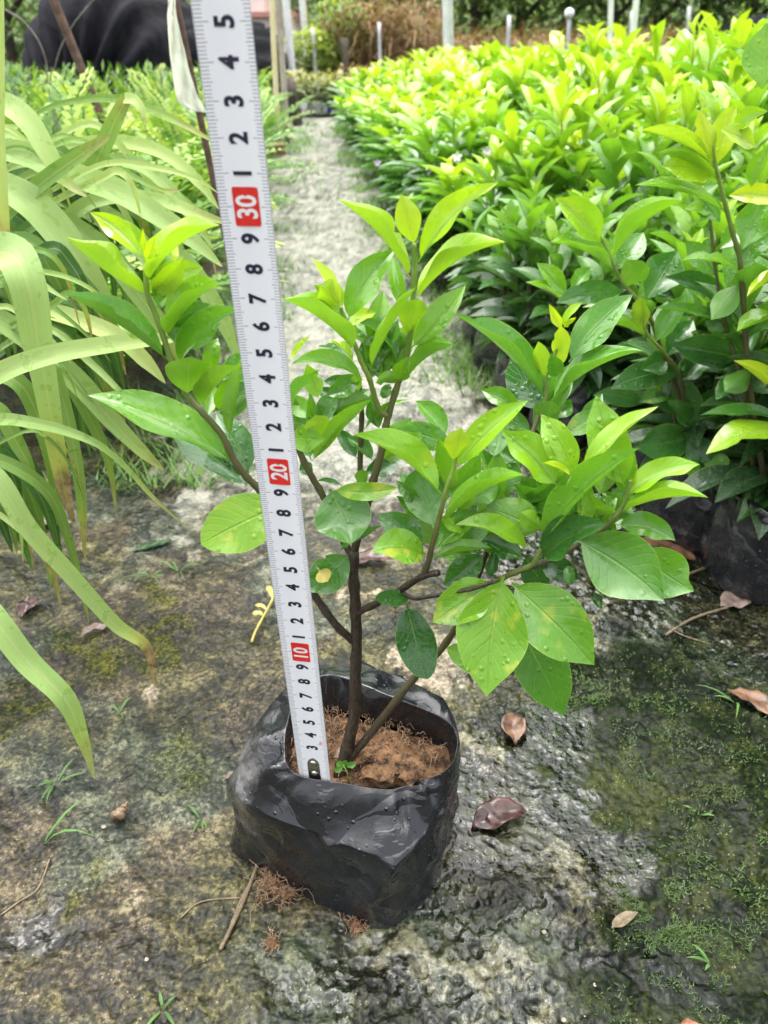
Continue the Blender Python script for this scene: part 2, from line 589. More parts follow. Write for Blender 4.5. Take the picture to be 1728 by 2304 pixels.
def tape_material():
    """white lacquer with the millimetre scale printed along both edges (uv: x across 0..1, y in centimetres)"""
    b = NB('tape_blade')
    s = b.sep(b.coord('UV'))
    u, v = s[0], s[1]
    mm = b.math('MULTIPLY', v, 10.0)
    frac = b.math('ABSOLUTE', b.math('SUBTRACT', b.math('FRACT', b.math('ADD', mm, 0.5)), 0.5))
    line = b.math('LESS_THAN', frac, 0.115)
    half = b.math('ABSOLUTE', b.math('SUBTRACT', b.math('FRACT', b.math('ADD', b.math('MULTIPLY', v, 2.0), 0.5)), 0.5))
    is5 = b.math('LESS_THAN', half, 0.05)
    cmf = b.math('ABSOLUTE', b.math('SUBTRACT', b.math('FRACT', b.math('ADD', v, 0.5)), 0.5))
    is10 = b.math('LESS_THAN', cmf, 0.04)
    lenL = b.math('ADD', b.math('ADD', 0.150, b.math('MULTIPLY', is5, 0.035)), b.math('MULTIPLY', is10, 0.065))
    lenR = b.math('ADD', b.math('ADD', 0.125, b.math('MULTIPLY', is5, 0.030)), b.math('MULTIPLY', is10, 0.055))
    left = b.math('LESS_THAN', u, lenL)
    right = b.math('GREATER_THAN', u, b.math('SUBTRACT', 1.0, lenR))
    ink = b.math('MULTIPLY', line, b.math('MAXIMUM', left, right))
    edge = b.math('GREATER_THAN', b.math('ABSOLUTE', b.math('SUBTRACT', u, 0.5)), 0.488)
    co = b.coord('Object')
    n = b.noise(60, co, 3)
    col = b.mix(n, (0.80, 0.825, 0.88), (0.84, 0.86, 0.90))
    col = b.mix(b.math('MULTIPLY', ink, 0.85), col, (0.05, 0.05, 0.075))
    col = b.mix(b.math('MULTIPLY', edge, 0.6), col, (0.25, 0.26, 0.28))
    return b.done(b.bsdf(col, 0.33, b.bump(n, 0.1, 0.0005), 0.4))


M_TAPE = tape_material()
M_INK = simple('print_navy', (0.012, 0.012, 0.035), (0.020, 0.020, 0.050), 200, rough=0.4, bump=0.0)
M_RED = simple('print_red', (0.66, 0.022, 0.018), (0.72, 0.035, 0.028), 200, rough=0.4, bump=0.0)
M_WHITEINK = simple('print_white', (0.78, 0.78, 0.80), (0.82, 0.82, 0.84), 200, rough=0.4, bump=0.0)


# ------------------------------------------------------------------ ground
def vnoise(x, y, seed=0):
    xi = np.floor(x).astype(np.int64)
    yi = np.floor(y).astype(np.int64)
    fx, fy = x - xi, y - yi
    fx = fx * fx * (3 - 2 * fx)
    fy = fy * fy * (3 - 2 * fy)

    def h(a, c):
        n = (a * 374761393 + c * 668265263 + seed * 974711) & 0x7fffffff
        n = ((n ^ (n >> 13)) * 1274126177) & 0x7fffffff
        n = n ^ (n >> 16)
        return (n & 0xffff) / 65535.0
    a, b_, c, d = h(xi, yi), h(xi + 1, yi), h(xi, yi + 1), h(xi + 1, yi + 1)
    return (a * (1 - fx) + b_ * fx) * (1 - fy) + (c * (1 - fx) + d * fx) * fy


def fbm(x, y, octv=4, seed=0, gain=0.5):
    s, a, t = 0, 1.0, 0
    for o in range(octv):
        s = s + a * vnoise(x * 2 ** o + 17.3 * o, y * 2 ** o - 9.1 * o, seed + o)
        t += a
        a *= gain
    return s / t


def sstep(v, lo, hi):
    t = np.clip((v - lo) / (hi - lo), 0, 1)
    return t * t * (3 - 2 * t)


BLOBS_TAN = [(960, 1470, 0.040, 0.9), (1040, 1490, 0.025, 0.8), (905, 1440, 0.02, 0.7), (1330, 1400, 0.035, 0.7), (1160, 1310, 0.05, 0.6), (780, 1290, 0.04, 0.5), (1290, 1980, 0.018, 1.0), (1330, 2050, 0.022, 1.0), (1380, 2130, 0.022, 0.9),
             (1260, 1920, 0.015, 0.9), (900, 2230, 0.03, 0.75), (840, 2120, 0.012, 0.6), (1120, 2250, 0.03, 0.6), (1180, 2290, 0.03, 0.6), (1080, 1690, 0.014, 0.8), (1030, 1660, 0.012, 0.6), (880, 2290, 0.03, 0.7),
             (300, 2050, 0.03, 0.25), (1450, 1180, 0.04, 0.4), (940, 850, 0.10, 0.8), (820, 620, 0.16, 0.8), (1000, 780, 0.06, 0.6), (350, 1555, 0.008, 0.9), (570, 1890, 0.012, 0.6)]
BLOBS_MOSS = [(1600, 1700, 0.095, 1.15), (1450, 1560, 0.075, 1.1), (1680, 1950, 0.07, 1.15), (1660, 2120, 0.06, 1.1), (1560, 2240, 0.055, 1.0), (1500, 2050, 0.02, 0.8), (300, 1420, 0.06, 0.45), (120, 1520, 0.06, 0.5), (1300, 1560, 0.03, 0.7), (150, 2150, 0.06, 0.3), (420, 1700, 0.05, 0.3), (1720, 1800, 0.08, 1.15),
              (1180, 650, 0.10, 0.8), (1090, 560, 0.10, 0.7)]
BLOBS_WET = [(1330, 1680, 0.045, 1.0), (1420, 1740, 0.03, 1.0), (1250, 1640, 0.03, 0.9), (1480, 2150, 0.035, 1.0), (1600, 2080, 0.03, 0.9), (1350, 2260, 0.03, 0.8), (1240, 1860, 0.035, 0.8), (1130, 1760, 0.035, 0.7), (1500, 1900, 0.03, 0.8), (1660, 1500, 0.05, 0.9), (1400, 1960, 0.03, 0.9), (740, 1200, 0.05, 0.4), (60, 2100, 0.02, 0.8), (1040, 1950, 0.03, 0.4), (1650, 1350, 0.05, 0.9)]


def build_ground():
    xs = list(np.arange(-0.34, 0.42, 0.0017))
    d, x = 0.0022, xs[-1]
    while x < 90:
        d *= 1.13
        x += d
        xs.append(x)
    d, x = 0.0022, xs[0]
    left = []
    while x > -90:
        d *= 1.13
        x -= d
        left.append(x)
    xs = np.array(left[::-1] + xs)
    ys = list(np.arange(0.17, 0.70, 0.0017))
    d, y = 0.0022, ys[-1]
    while y < 160:
        d *= 1.022 if y < 6 else 1.12
        y += d
        ys.append(y)
    d, y = 0.0022, ys[0]
    low = []
    while y > -30:
        d *= 1.2
        y -= d
        low.append(y)
    ys = np.array(low[::-1] + ys)
    X, Y = np.meshgrid(xs, ys)

    def blobs(L, sd):
        m = np.zeros_like(X)
        wx = (fbm(X * 28, Y * 28, 4, sd) - 0.5)
        wy = (fbm(X * 28 + 50, Y * 28, 4, sd + 3) - 0.5)
        for px, py, r, a in L:
            p = atZ(px, py, 0)
            dd = np.sqrt((X + wx * r * 1.6 - p.x) ** 2 + (Y + wy * r * 1.6 - p.y) ** 2) / r
            m = np.maximum(m, a * sstep(dd, 1.25, 0.55))
        return m
    tan = blobs(BLOBS_TAN, 11)
    moss = blobs(BLOBS_MOSS, 23)
    wet = blobs(BLOBS_WET, 37)
    pathx = -0.075 * Y + 0.01
    onpath = sstep(np.abs(X - pathx), 0.30, 0.14)
    pale = sstep(Y, 0.42, 1.0) * onpath * (0.60 + 0.75 * fbm(X * 9, Y * 5, 4, 5))
    far = sstep(Y, 0.9, 2.2)
    def nrm_(v, sd=0.105):
        m = (np.abs(X) < 0.5) & (Y > 0.1) & (Y < 0.9)
        return (v - v[m].mean()) / v[m].std() * sd + 0.5

    def cells(sc, sd):
        xi, yi = np.floor(X * sc).astype(np.int64), np.floor(Y * sc).astype(np.int64)
        best = np.full(X.shape, 9.0)
        for ax in (-1, 0, 1):
            for ay in (-1, 0, 1):
                cx, cy = xi + ax, yi + ay
                h = ((cx * 374761393 + cy * 668265263 + sd * 974711) & 0x7fffffff)
                h = ((h ^ (h >> 13)) * 1274126177) & 0x7fffffff
                jx, jy = (h & 0x3ff) / 1023.0, ((h >> 10) & 0x3ff) / 1023.0
                rr = 0.6 + 0.8 * ((h >> 20) & 0x3ff) / 1023.0
                best = np.minimum(best, np.hypot(X * sc - cx - jx, Y * sc - cy - jy) / rr)
        return best
    # relief: lumpy trodden ground, ribbed streaks, rain-splash pits
    big = fbm(X * 11, Y * 11, 3, 1) - 0.5
    wob = fbm(X * 30, Y * 30, 2, 51) - 0.5
    mid = fbm(X * 46 + 0.6 * Y * 46, Y * 34, 3, 2) - 0.5
    fine = fbm(X * 170, Y * 170, 3, 3) - 0.5
    near = sstep(np.hypot(X, Y - 0.35), 1.6, 0.5)
    ridge = 1 - np.abs(2 * fbm(X * 60 + 0.5 * Y * 60, Y * 44, 3, 14) - 1)
    rightside = sstep(X + 0.25 * (0.4 - Y) + 0.12 * (fbm(X * 9, Y * 9, 3, 61) - .5), -0.02, 0.07)
    c1 = cells(105, 3)
    c2 = cells(230, 4)
    gate = sstep(fbm(X * 24, Y * 24, 3, 71), 0.38, 0.54)
    pit = np.maximum(sstep(c1, 0.42, 0.18) * gate, 0.6 * sstep(c2, 0.40, 0.2) * sstep(fbm(X * 31, Y * 31, 2, 81), 0.45, 0.6))
    rimm = sstep(np.abs(c1 - 0.50), 0.14, 0.04) * gate
    crat = pit * (0.25 + 0.75 * rightside)
    Z = 0.009 * big + 0.0050 * mid * (0.5 + 0.5 * near) + 0.0028 * fine * near + 0.0020 * (ridge - .7) * near
    Z += near * (0.25 + 0.75 * rightside) * (-0.0022 * pit + 0.0006 * rimm)
    Z += 0.0018 * tan * near
    Z += moss * 0.0045 * (fbm(X * 260, Y * 260, 2, 4)) * near
    Z -= 0.004 * wet * near
    lvl = -0.0022
    flood = wet > 0.25
    Z = np.where(flood & (Z < lvl), lvl + (Z - lvl) * 0.18, Z)
    Z -= 0.003
    # the ground sits flat below the bag
    hole = sstep(np.hypot((X + 0.028) / 1.3, Y - 0.312), 0.085, 0.06)
    Z = Z * (1 - hole) + (-0.004) * hole
    N1 = nrm_(fbm(X * 9, Y * 9, 3, 101))
    N2 = nrm_(fbm(X * 34 + 2 * wob, Y * 34 - 2 * wob, 4, 102, .6))
    N5 = nrm_(fbm(X * 95 + 3 * wob, Y * 95, 3, 103, .6))
    OL = nrm_(fbm(X * 13, Y * 13, 3, 104))
    BG = nrm_(fbm(X * 17, Y * 17, 3, 105)) + 0.07 * rightside
    soak = np.clip(np.maximum(wet, (.12 + .88 * rightside) * sstep(N2 + .35 * (N1 - .5), .40, .54) * near * .95), 0, 1)
    V = np.stack([X, Y, Z], -1).reshape(-1, 3)
    ny, nx = X.shape
    idx = np.arange(ny * nx).reshape(ny, nx)
    Fq = np.stack([idx[:-1, :-1], idx[:-1, 1:], idx[1:, 1:], idx[1:, :-1]], -1).reshape(-1, 4)
    me = bpy.data.meshes.new('ground')
    me.vertices.add(len(V))
    me.vertices.foreach_set('co', V.astype(np.float32).ravel())
    me.loops.add(Fq.size)
    me.loops.foreach_set('vertex_index', Fq.astype(np.int32).ravel())
    me.polygons.add(len(Fq))
    me.polygons.foreach_set('loop_start', np.arange(0, Fq.size, 4, dtype=np.int32))
    me.polygons.foreach_set('use_smooth', np.ones(len(Fq), dtype=bool))
    me.update(calc_edges=True)
    for nm, ch in (('gmask', (tan, moss, soak)), ('gmask2', (pale, crat * near, far)), ('gnoise', (N1, N2, N5)), ('gnoise2', (OL, BG, rightside * near))):
        ca = me.color_attributes.new(nm, 'FLOAT_COLOR', 'POINT')
        A = np.ones((len(V), 4), dtype=np.float32)
        for k in range(3):
            A[:, k] = ch[k].ravel()
        ca.data.foreach_set('color', A.ravel())
    b = NB('wet_algae_ground')
    co = b.coord('Object')
    m1 = b.node('ShaderNodeSeparateColor')
    b.l.new(b.attr('gmask', out='Color'), m1.inputs[0])
    m2 = b.node('ShaderNodeSeparateColor')
    b.l.new(b.attr('gmask2', out='Color'), m2.inputs[0])
    tan_, moss_, wet_ = m1.outputs[0], m1.outputs[1], m1.outputs[2]
    pale_, crat_, far_ = m2.outputs[0], m2.outputs[1], m2.outputs[2]
    m3 = b.node('ShaderNodeSeparateColor')
    b.l.new(b.attr('gnoise', out='Color'), m3.inputs[0])
    m4 = b.node('ShaderNodeSeparateColor')
    b.l.new(b.attr('gnoise2', out='Color'), m4.inputs[0])
    n1, n2, n5 = m3.outputs[0], m3.outputs[1], m3.outputs[2]
    n3 = b.noise(300, co, 4, 0.72)
    def dev(v, k):
        return b.math('MULTIPLY', b.math('SUBTRACT', v, 0.5), k)
    gr = b.node('ShaderNodeTexVoronoi')
    gr.inputs['Scale'].default_value = 460
    b.l.new(co, gr.inputs['Vector'])
    gsep = b.node('ShaderNodeSeparateColor')
    b.l.new(gr.outputs['Color'], gsep.inputs[0])
    grain = gsep.outputs[0]
    mixn = b.math('ADD', 0.5, b.math('ADD', b.math('ADD', dev(n2, 0.55), dev(n5, 0.65)), b.math('ADD', dev(n3, 1.15), dev(grain, 0.20))))  # gritty mottling; its contrast also puts the weak relief shading into the colour
    col = b.ramp(mixn, [(0.26, (0.004, 0.004, 0.002)), (0.42, (0.018, 0.015, 0.008)), (0.58, (0.058, 0.046, 0.025)), (0.80, (0.175, 0.140, 0.084))])
    olive = b.math('MULTIPLY', b.step(m4.outputs[0], 0.38, 0.60), 0.75)
    col = b.mix(olive, col, b.ramp(mixn, [(0.28, (0.004, 0.005, 0.002)), (0.46, (0.018, 0.019, 0.005)), (0.60, (0.050, 0.049, 0.014)), (0.80, (0.145, 0.130, 0.046))]))
    bluegreen = b.math('MULTIPLY', b.step(m4.outputs[1], 0.50, 0.66), 0.60)
    col = b.mix(bluegreen, col, b.ramp(mixn, [(0.28, (0.004, 0.009, 0.006)), (0.46, (0.018, 0.029, 0.019)), (0.60, (0.052, 0.070, 0.050)), (0.80, (0.14, 0.165, 0.125))]))
    tf = b.step(b.math('ADD', tan_, b.math('ADD', b.math('ADD', dev(n2, 1.6), dev(n3, 0.8)), dev(n5, 1.7))), 0.58, 0.95)
    col = b.mix(b.math('MULTIPLY', tf, 0.85), col, b.ramp(mixn, [(0.28, (0.026, 0.020, 0.013)), (0.44, (0.085, 0.066, 0.045)), (0.58, (0.18, 0.145, 0.104)), (0.80, (0.36, 0.305, 0.23))]))
    pf = b.step(b.math('ADD', pale_, b.math('ADD', b.math('MULTIPLY', b.math('SUBTRACT', n2, 0.5), 1.2), b.math('MULTIPLY', b.math('SUBTRACT', n5, 0.5), 0.6))), 0.25, 0.95)
    col = b.mix(b.math('MULTIPLY', pf, 0.85), col, b.ramp(mixn, [(0.22, (0.048, 0.056, 0.040)), (0.42, (0.155, 0.163, 0.132)), (0.58, (0.255, 0.257, 0.215)), (0.80, (0.40, 0.385, 0.33))]))
    mf = b.step(b.math('ADD', moss_, b.math('ADD', b.math('MULTIPLY', b.math('SUBTRACT', n2, 0.5), 1.2), b.math('MULTIPLY', b.math('SUBTRACT', n5, 0.5), 0.8))), 0.20, 0.80)
    col = b.mix(b.math('MULTIPLY', mf, 0.95), col, b.ramp(b.math('ADD', mixn, dev(n1, 0.8)), [(0.28, (0.003, 0.007, 0.002)), (0.46, (0.010, 0.019, 0.004)), (0.60, (0.032, 0.040, 0.007)), (0.80, (0.095, 0.092, 0.018))]))
    # damp soil darkens, pits get a darker tint, drier specks of grit stay light
    col = b.mix(b.math('MULTIPLY', m4.outputs[2], 0.8), col, b.mix(1.0, col, (0.50, 0.62, 0.50), 'MULTIPLY'))
    col = b.mix(b.math('MULTIPLY', wet_, b.math('SUBTRACT', 0.75, b.math('MULTIPLY', tf, 0.55))), col, b.mix(1.0, col, (0.30, 0.37, 0.32), 'MULTIPLY'))
    col = b.mix(b.math('MULTIPLY', crat_, 0.55), col, b.mix(1.0, col, (0.50, 0.46, 0.34), 'MULTIPLY'))
    grit = b.math('MULTIPLY', b.step(b.voro(300, co), 0.20, 0.10), b.step(n5, 0.52, 0.60))
    col = b.mix(b.math('MULTIPLY', grit, 0.5), col, (0.30, 0.265, 0.20))
    ro = b.math('ADD', 0.56, b.math('MULTIPLY', b.math('SUBTRACT', n2, 0.5), 0.7))
    ro = b.math('SUBTRACT', ro, b.math('MULTIPLY', wet_, 0.42))
    ro = b.math('ADD', ro, b.math('MULTIPLY', mf, 0.28))
    ro = b.math('ADD', ro, b.math('MULTIPLY', far_, 0.25))
    ro = b.math('MAXIMUM', ro, 0.11)
    flat = b.math('SUBTRACT', 1.0, b.math('MULTIPLY', wet_, 0.55))
    hh = b.math('ADD', b.math('MULTIPLY', b.math('MULTIPLY', b.noise(210, co, 1, 0.5), 1.3), flat), b.math('MULTIPLY', n5, 1.2))
    pv = b.step(b.voro(135, co), 0.50, 0.20)
    hh = b.math('SUBTRACT', hh, b.math('MULTIPLY', b.math('MULTIPLY', pv, m4.outputs[2]), b.math('MULTIPLY', b.step(n2, 0.42, 0.54), 0.32)))
    me.materials.append(b.done(b.bsdf(col, ro, b.bump(hh, 1.0, 0.0016), b.math('MULTIPLY', b.math('ADD', 0.24, b.math('MULTIPLY', wet_, 0.24)), b.math('SUBTRACT', 1.0, b.math('MULTIPLY', mf, 0.65))))))
    o = bpy.data.objects.new('ground', me)
    link(o)
    tag(o, 'wet algae-stained trodden ground of the nursery path', kind='structure')
    return (xs, ys, Z)


GX, GY, GZ = build_ground()


def gz(x, y):
    i = min(max(np.searchsorted(GX, x), 1), len(GX) - 1)
    j = min(max(np.searchsorted(GY, y), 1), len(GY) - 1)
    return float(GZ[j, i])


# ------------------------------------------------------------------ leaves
def leaf_rows(B, M, T, W, c, h, n_dir, ns=12, na=3, curl=0.0, wave=0.0, ph=0.0, blunt=0.0, pet=0.05, notch=None):
    """rows of points of a folded leaf blade whose midrib runs B-M-T; c = where the upper face looks, h = half opening"""
    C = 2 * M - (B + T) * 0.5
    rows, uvs = [], []
    L = (T - B).length
    for i in range(ns + 1):
        s = i / ns
        P = B * (1 - s) ** 2 + C * 2 * s * (1 - s) + T * s * s
        D = ((C - B) * (1 - s) + (T - C) * s)
        if D.length < 1e-7:
            D = T - B
        D.normalize()
        n = n_dir - D * n_dir.dot(D)
        n.normalize()
        r = D.cross(n)
        if s < pet:
            w = 0.05
        else:
            q = (s - pet) / (1 - pet)
            w = math.sin(math.pi * q ** (0.86 + 0.12 * blunt)) ** (0.80 - 0.25 * blunt) if 0 < q < 1 else 0.0
            if blunt < 0.5:
                w *= 1 - 0.30 * sstep(np.float64(q), 0.72, 1.0)
            w = max(w, 0.045 * (1 - q))
        hw = 0.5 * W * w
        row, uv = [], []
        for side in (1, -1):
            pts = []
            th0 = math.radians(c + side * h)
            p = P.copy()
            hs = hw
            if notch and notch[0] == side:
                hs = hw * (1 - notch[2] * math.exp(-((s - notch[1]) / notch[3]) ** 2))
            for k in range(1, na + 1):
                th = th0 + side * math.radians(curl) * (k / na)
                dr = r * math.cos(th) + n * math.sin(th)
                p = p + dr * (hs / na)
                nn = -r * math.sin(th) + n * math.cos(th)
                p2 = p + nn * (wave * W * w * (k / na) ** 2 * math.sin(s * 11 + ph + side))
                pts.append((p2, (0.5 - side * 0.5 * k / na, s)))
            if side == 1:
                row += [q_ for q_, _ in pts[::-1]] + [P]
                uv += [u_ for _, u_ in pts[::-1]] + [(0.5, s)]
            else:
                row += [q_ for q_, _ in pts]
                uv += [u_ for _, u_ in pts]
        rows.append(row)
        uvs.append(uv)
    return rows, uvs


CAMV = Vector((0, 0, H))


def photo_leaf(parent, org, bx, by, tx, ty, Wpx, c, h, bow, Yb, Yt, tone, spot=0.0, blunt=0.0, curl=None, wave=None, ns=20, na=3):
    B = atY(bx, by, Yb)
    T = atY(tx, ty, Yt)
    dx, dy = tx - bx, ty - by
    ln = math.hypot(dx, dy) + 1e-6
    rx, ry = -dy / ln, dx / ln
    Ym = 0.5 * (Yb + Yt) + RNG.uniform(-0.003, 0.003)
    M = atY((bx + tx) / 2 + rx * bow, (by + ty) / 2 + ry * bow, Ym)
    depth = (M - CAMV).dot(Vector((0, CP, -SP)))
    W = Wpx * depth / F
    n = (CAMV - M).normalized()
    rows, uvs = leaf_rows(B - org, M - org, T - org, W, c, h, n, ns=ns, na=na,
                          curl=RNG.uniform(-26, 14) if curl is None else curl,
                          wave=RNG.uniform(0.02, 0.085) if wave is None else wave, ph=RNG.uniform(0, 6), blunt=blunt,
                          notch=(RNG.choice((-1, 1)), RNG.uniform(.35, .9), RNG.uniform(.25, .6), RNG.uniform(.03, .06)) if RNG.random() < .22 else None)
    mb = MB()
    mb.grid(rows, uvs)
    o = mb.build('leaf', M_LEAF, parent)
    o['tone'] = float(min(1.0, tone + .07 * (1 - tone)))
    o['spot'] = float(spot)
    return o


def stem(parent, org, pts, r0, r1, tone0, name='stem', nsub=4, wob=0.15, n=10):
    P = [atY(px, py, Y) - org for px, py, Y in pts]
    Q = catmull(P, nsub)
    m = len(Q)
    mb = MB()
    rad = [.88 * (r0 + (r1 - r0) * i / (m - 1)) * (1 + .16 * (i % 3 == 0)) for i in range(m)]
    mb.tube(Q, rad, n=n, wob=wob)
    if isinstance(tone0, tuple):
        mb.tone = [tone0[0] + (tone0[1] - tone0[0]) * ((k // n) / (m - 1)) for k in range(len(mb.v))]
        return mb.build(name, M_BARK, parent, tones=True)
    o = mb.build(name, M_BARK, parent)
    o['tone'] = float(tone0)
    return o


# ------------------------------------------------------------------ the sapling in its bag
ORG = Vector((-0.028, 0.312, 0.0))
SAP = empty('potted_sapling', ORG, 'bushy green sapling with wet leaves in a torn black bag, beside the tape', 'potted plant')

BASE = [(0.000, .251), (.022, .268), (.035, .290), (.042, .320), (.033, .350), (.004, .368), (-.035, .371), (-.070, .358), (-.090, .332), (-.093, .303), (-.062, .279), (-.028, .262)]
CREASE = [(.001, .2535, .054), (.0205, .2635, .060), (.0345, .281, .066), (.0435, .304, .078), (.037, .334, .086), (.010, .350, .092), (-.026, .358, .096), (-.056, .346, .088), (-.077, .322, .078), (-.083, .299, .068), (-.070, .2785, .060), (-.035, .2645, .058)]
RIMPX = [(875, 1774, .080), (937, 1759, .082), (1008, 1728, .085), (1030, 1665, .092), (998, 1616, .098), (879, 1566, .104), (760, 1520, .108), (700, 1532, .108), (655, 1595, .100), (640, 1690, .092), (668, 1742, .086), (771, 1761, .083)]


def build_bag():
    NP = 14
    base = catmull([Vector((x, y, 0)) for x, y in BASE], NP, True)
    crease = catmull([Vector(p) for p in CREASE], NP, True)
    rim = catmull([atZ(*p) for p in RIMPX], NP, True)
    n = len(base)
    cen = Vector((-0.027, 0.312, 0))
    prof = []
    rows, tones = [], []
    rings = [(0, 'b', t) for t in (0.0, .07, .14, .22, .30, .38, .46, .54, .62, .70, .78, .86, .93, .98, 1.0)]
    rings += [(0, 'c', t) for t in (.02, .06, .12, .19, .27, .35, .43, .51, .6, .69, .78, .86, .93, .98, 1.0)]
    rings += [(0, 'i', t) for t in (.12, .5, 1.2, 2.2, 3.6)]

    def crinkle(q, sd, sc):
        w = q * sc + Vector((sd, sd * 1.7, 0))
        w += Vector((mnoise.noise(w * .7), mnoise.noise(w * .7 + Vector((5, 1, 2))), 0)) * .8
        return (1 - abs(mnoise.noise(w))) ** 5
    for _, kind, t in rings:
        row = []
        for k in range(n):
            a = 2 * math.pi * k / n
            b, c, r = base[k], crease[k], rim[k]
            if kind == 'b':
                p = b.lerp(c, t)
                out = (Vector((p.x, p.y, 0)) - cen)
                out.z = 0
                out.normalize()
                p = p + out * (0.001 + 0.003 * math.sin(math.pi * t) * (0.5 + 0.5 * mnoise.noise(Vector((math.cos(a) * 1.5, math.sin(a) * 1.5, 3)))))
                p += out * 0.0035 * mnoise.noise(Vector((p.x * 42, p.y * 42, p.z * 60)))
                p += out * 0.0006 * mnoise.noise(Vector((p.x * 130, p.y * 130, p.z * 70)))
                fold = math.sin(a * 9 + 2 * t) * mnoise.noise(Vector((a * 2.2, t * 2, 9)))
                p += out * 0.0026 * fold * t
                p += out * (0.0048 * crinkle(p, 1, 17) + 0.0012 * crinkle(p, 4, 45) - .0034) * min(1, t * 4)
                if t == 0.0:
                    p.z = -0.004
            elif kind == 'c':
                p = c.lerp(r, t)
                lift = math.sin(math.pi * t)
                pl = mnoise.noise(Vector((a * 5.2, t * 0.8, 4)))
                p.z += 0.0034 * pl * lift + 0.0022 * mnoise.noise(Vector((p.x * 75, p.y * 75, 7))) * lift
                p.z += 0.0016 * mnoise.noise(Vector((a * 16, t * 1.4, 5))) * (0.1 + lift)
                p.z += (0.0050 * crinkle(p, 7, 20) + 0.0010 * crinkle(p, 9, 50) - .0018) * lift
                # gathered pleats where the film is folded in at the corners
                for pa, pw, pd in ((0.62, .09, .0075), (0.95, .06, -.0050), (5.05, .08, .0070), (4.80, .05, -.0055), (4.55, .06, .0050), (1.55, .07, .0045), (3.9, .08, .004), (0.25, .06, -.003)):
                    da = (a - pa + .25 * (t - .5) + math.pi) % (2 * math.pi) - math.pi
                    p.z += pd * math.exp(-(da / pw) ** 2) * lift
            else:
                inn = (cen - Vector((r.x, r.y, 0)))
                inn.z = 0
                inn.normalize()
                p = r + inn * (0.0003 + 0.0014 * t) + Vector((0, 0, -0.006 * t))
                p.z += 0.0008 * mnoise.noise(Vector((a * 6, t, 2)))
                p += inn * .0025 * mnoise.noise(Vector((a * 7, t * .6, 8))) * min(1, t)
                p.z = max(p.z, 0.066)
            row.append(p - ORG)
            # dusty on the left and on the sloping shoulder
            du = (0.85 * math.exp(-((p.x + 0.080) / 0.018) ** 2) * (p.z > .03) + 0.55 * math.exp(-((p.x + 0.02) / 0.022) ** 2) * (kind == 'c' and p.y < .30)) if kind != 'i' else 0.0
            tones.append(min(1.0, du))
        rows.append(row)
    mb = MB()
    mb.grid(rows, close=True)
    mb.tone = tones
    o = mb.build('nursery_bag', M_FILM, SAP, tones=True)
    # soil surface inside
    ms = MB()
    rr = []
    for i in range(11):
        f = i / 10
        row = []
        for k in range(0, n, 3):
            r = rim[k]
            q = Vector((cen.x + 0.005, cen.y + 0.002, 0)).lerp(Vector((r.x, r.y, 0)), 0.02 + 0.95 * f)
            q.z = 0.082 + 0.006 * (1 - f) - 0.004 * f + 0.006 * mnoise.noise(Vector((q.x * 90, q.y * 90, 1))) + 0.003 * mnoise.noise(Vector((q.x * 260, q.y * 260, 5)))
            row.append(q - ORG)
        rr.append(row)
    ms.grid(rr, close=True)
    so = ms.build('soil', M_SOIL, o)
    sm = so.modifiers.new('sub', 'SUBSURF')
    sm.levels = 1
    sm.render_levels = 2
    # coir fibres on the soil: too many to count
    mf = MB()
    for _ in range(300):
        k = RNG.randrange(n)
        f = RNG.random() ** 0.6 * 0.9
        q = Vector((cen.x, cen.y, 0)).lerp(Vector((rim[k].x, rim[k].y, 0)), f)
        a = RNG.uniform(0, 6.28)
        ln = RNG.uniform(0.002, 0.008)
        z0 = 0.082 + 0.006 * (1 - f) + RNG.uniform(0.0, 0.004)
        b_ = RNG.uniform(-1, 1)
        pts = []
        for s in range(5):
            t = s / 4
            pts.append(Vector((q.x + math.cos(a + b_ * t * 1.6) * ln * (t - .5), q.y + math.sin(a + b_ * t * 1.6) * ln * (t - .5), z0 + 0.004 * math.sin(t * math.pi) * RNG.random())) - ORG)
        mf.tube(pts, 0.00022, n=3, cap=False)
    fo = mf.build('coir_fibres', M_COIR, o)
    tag(fo, kind='stuff')
    # bark chips lying on the soil
    for px, py, s, rot in ((815, 1700, 0.020, 0.3), (870, 1705, 0.024, -0.4), (905, 1722, 0.02, 0.1), (930, 1738, 0.016, 0.8), (850, 1740, 0.018, -0.2), (770, 1690, 0.013, 1.2)):
        p = atZ(px, py, 0.088)
        mc = MB()
        rws = []
        for i in range(6):
            row = []
            for j in range(5):
                u, v = i / 5 - .5, j / 4 - .5
                x = u * s * math.cos(rot) - v * s * .55 * math.sin(rot)
                y = u * s * math.sin(rot) + v * s * .55 * math.cos(rot)
                z = 0.004 - 0.010 * (u * u + v * v) + 0.0035 * mnoise.noise(Vector((u * 4 + px, v * 4, 1)))
                row.append(p + Vector((x + 0.002 * mnoise.noise(Vector((v * 5, px, 3))), y, z)) - ORG)
            rws.append(row)
        mc.grid(rws)
        mc.build('bark_chip', M_SOIL if px != 770 else M_BROWNLEAF, o)
    return rim


RIM = build_bag()

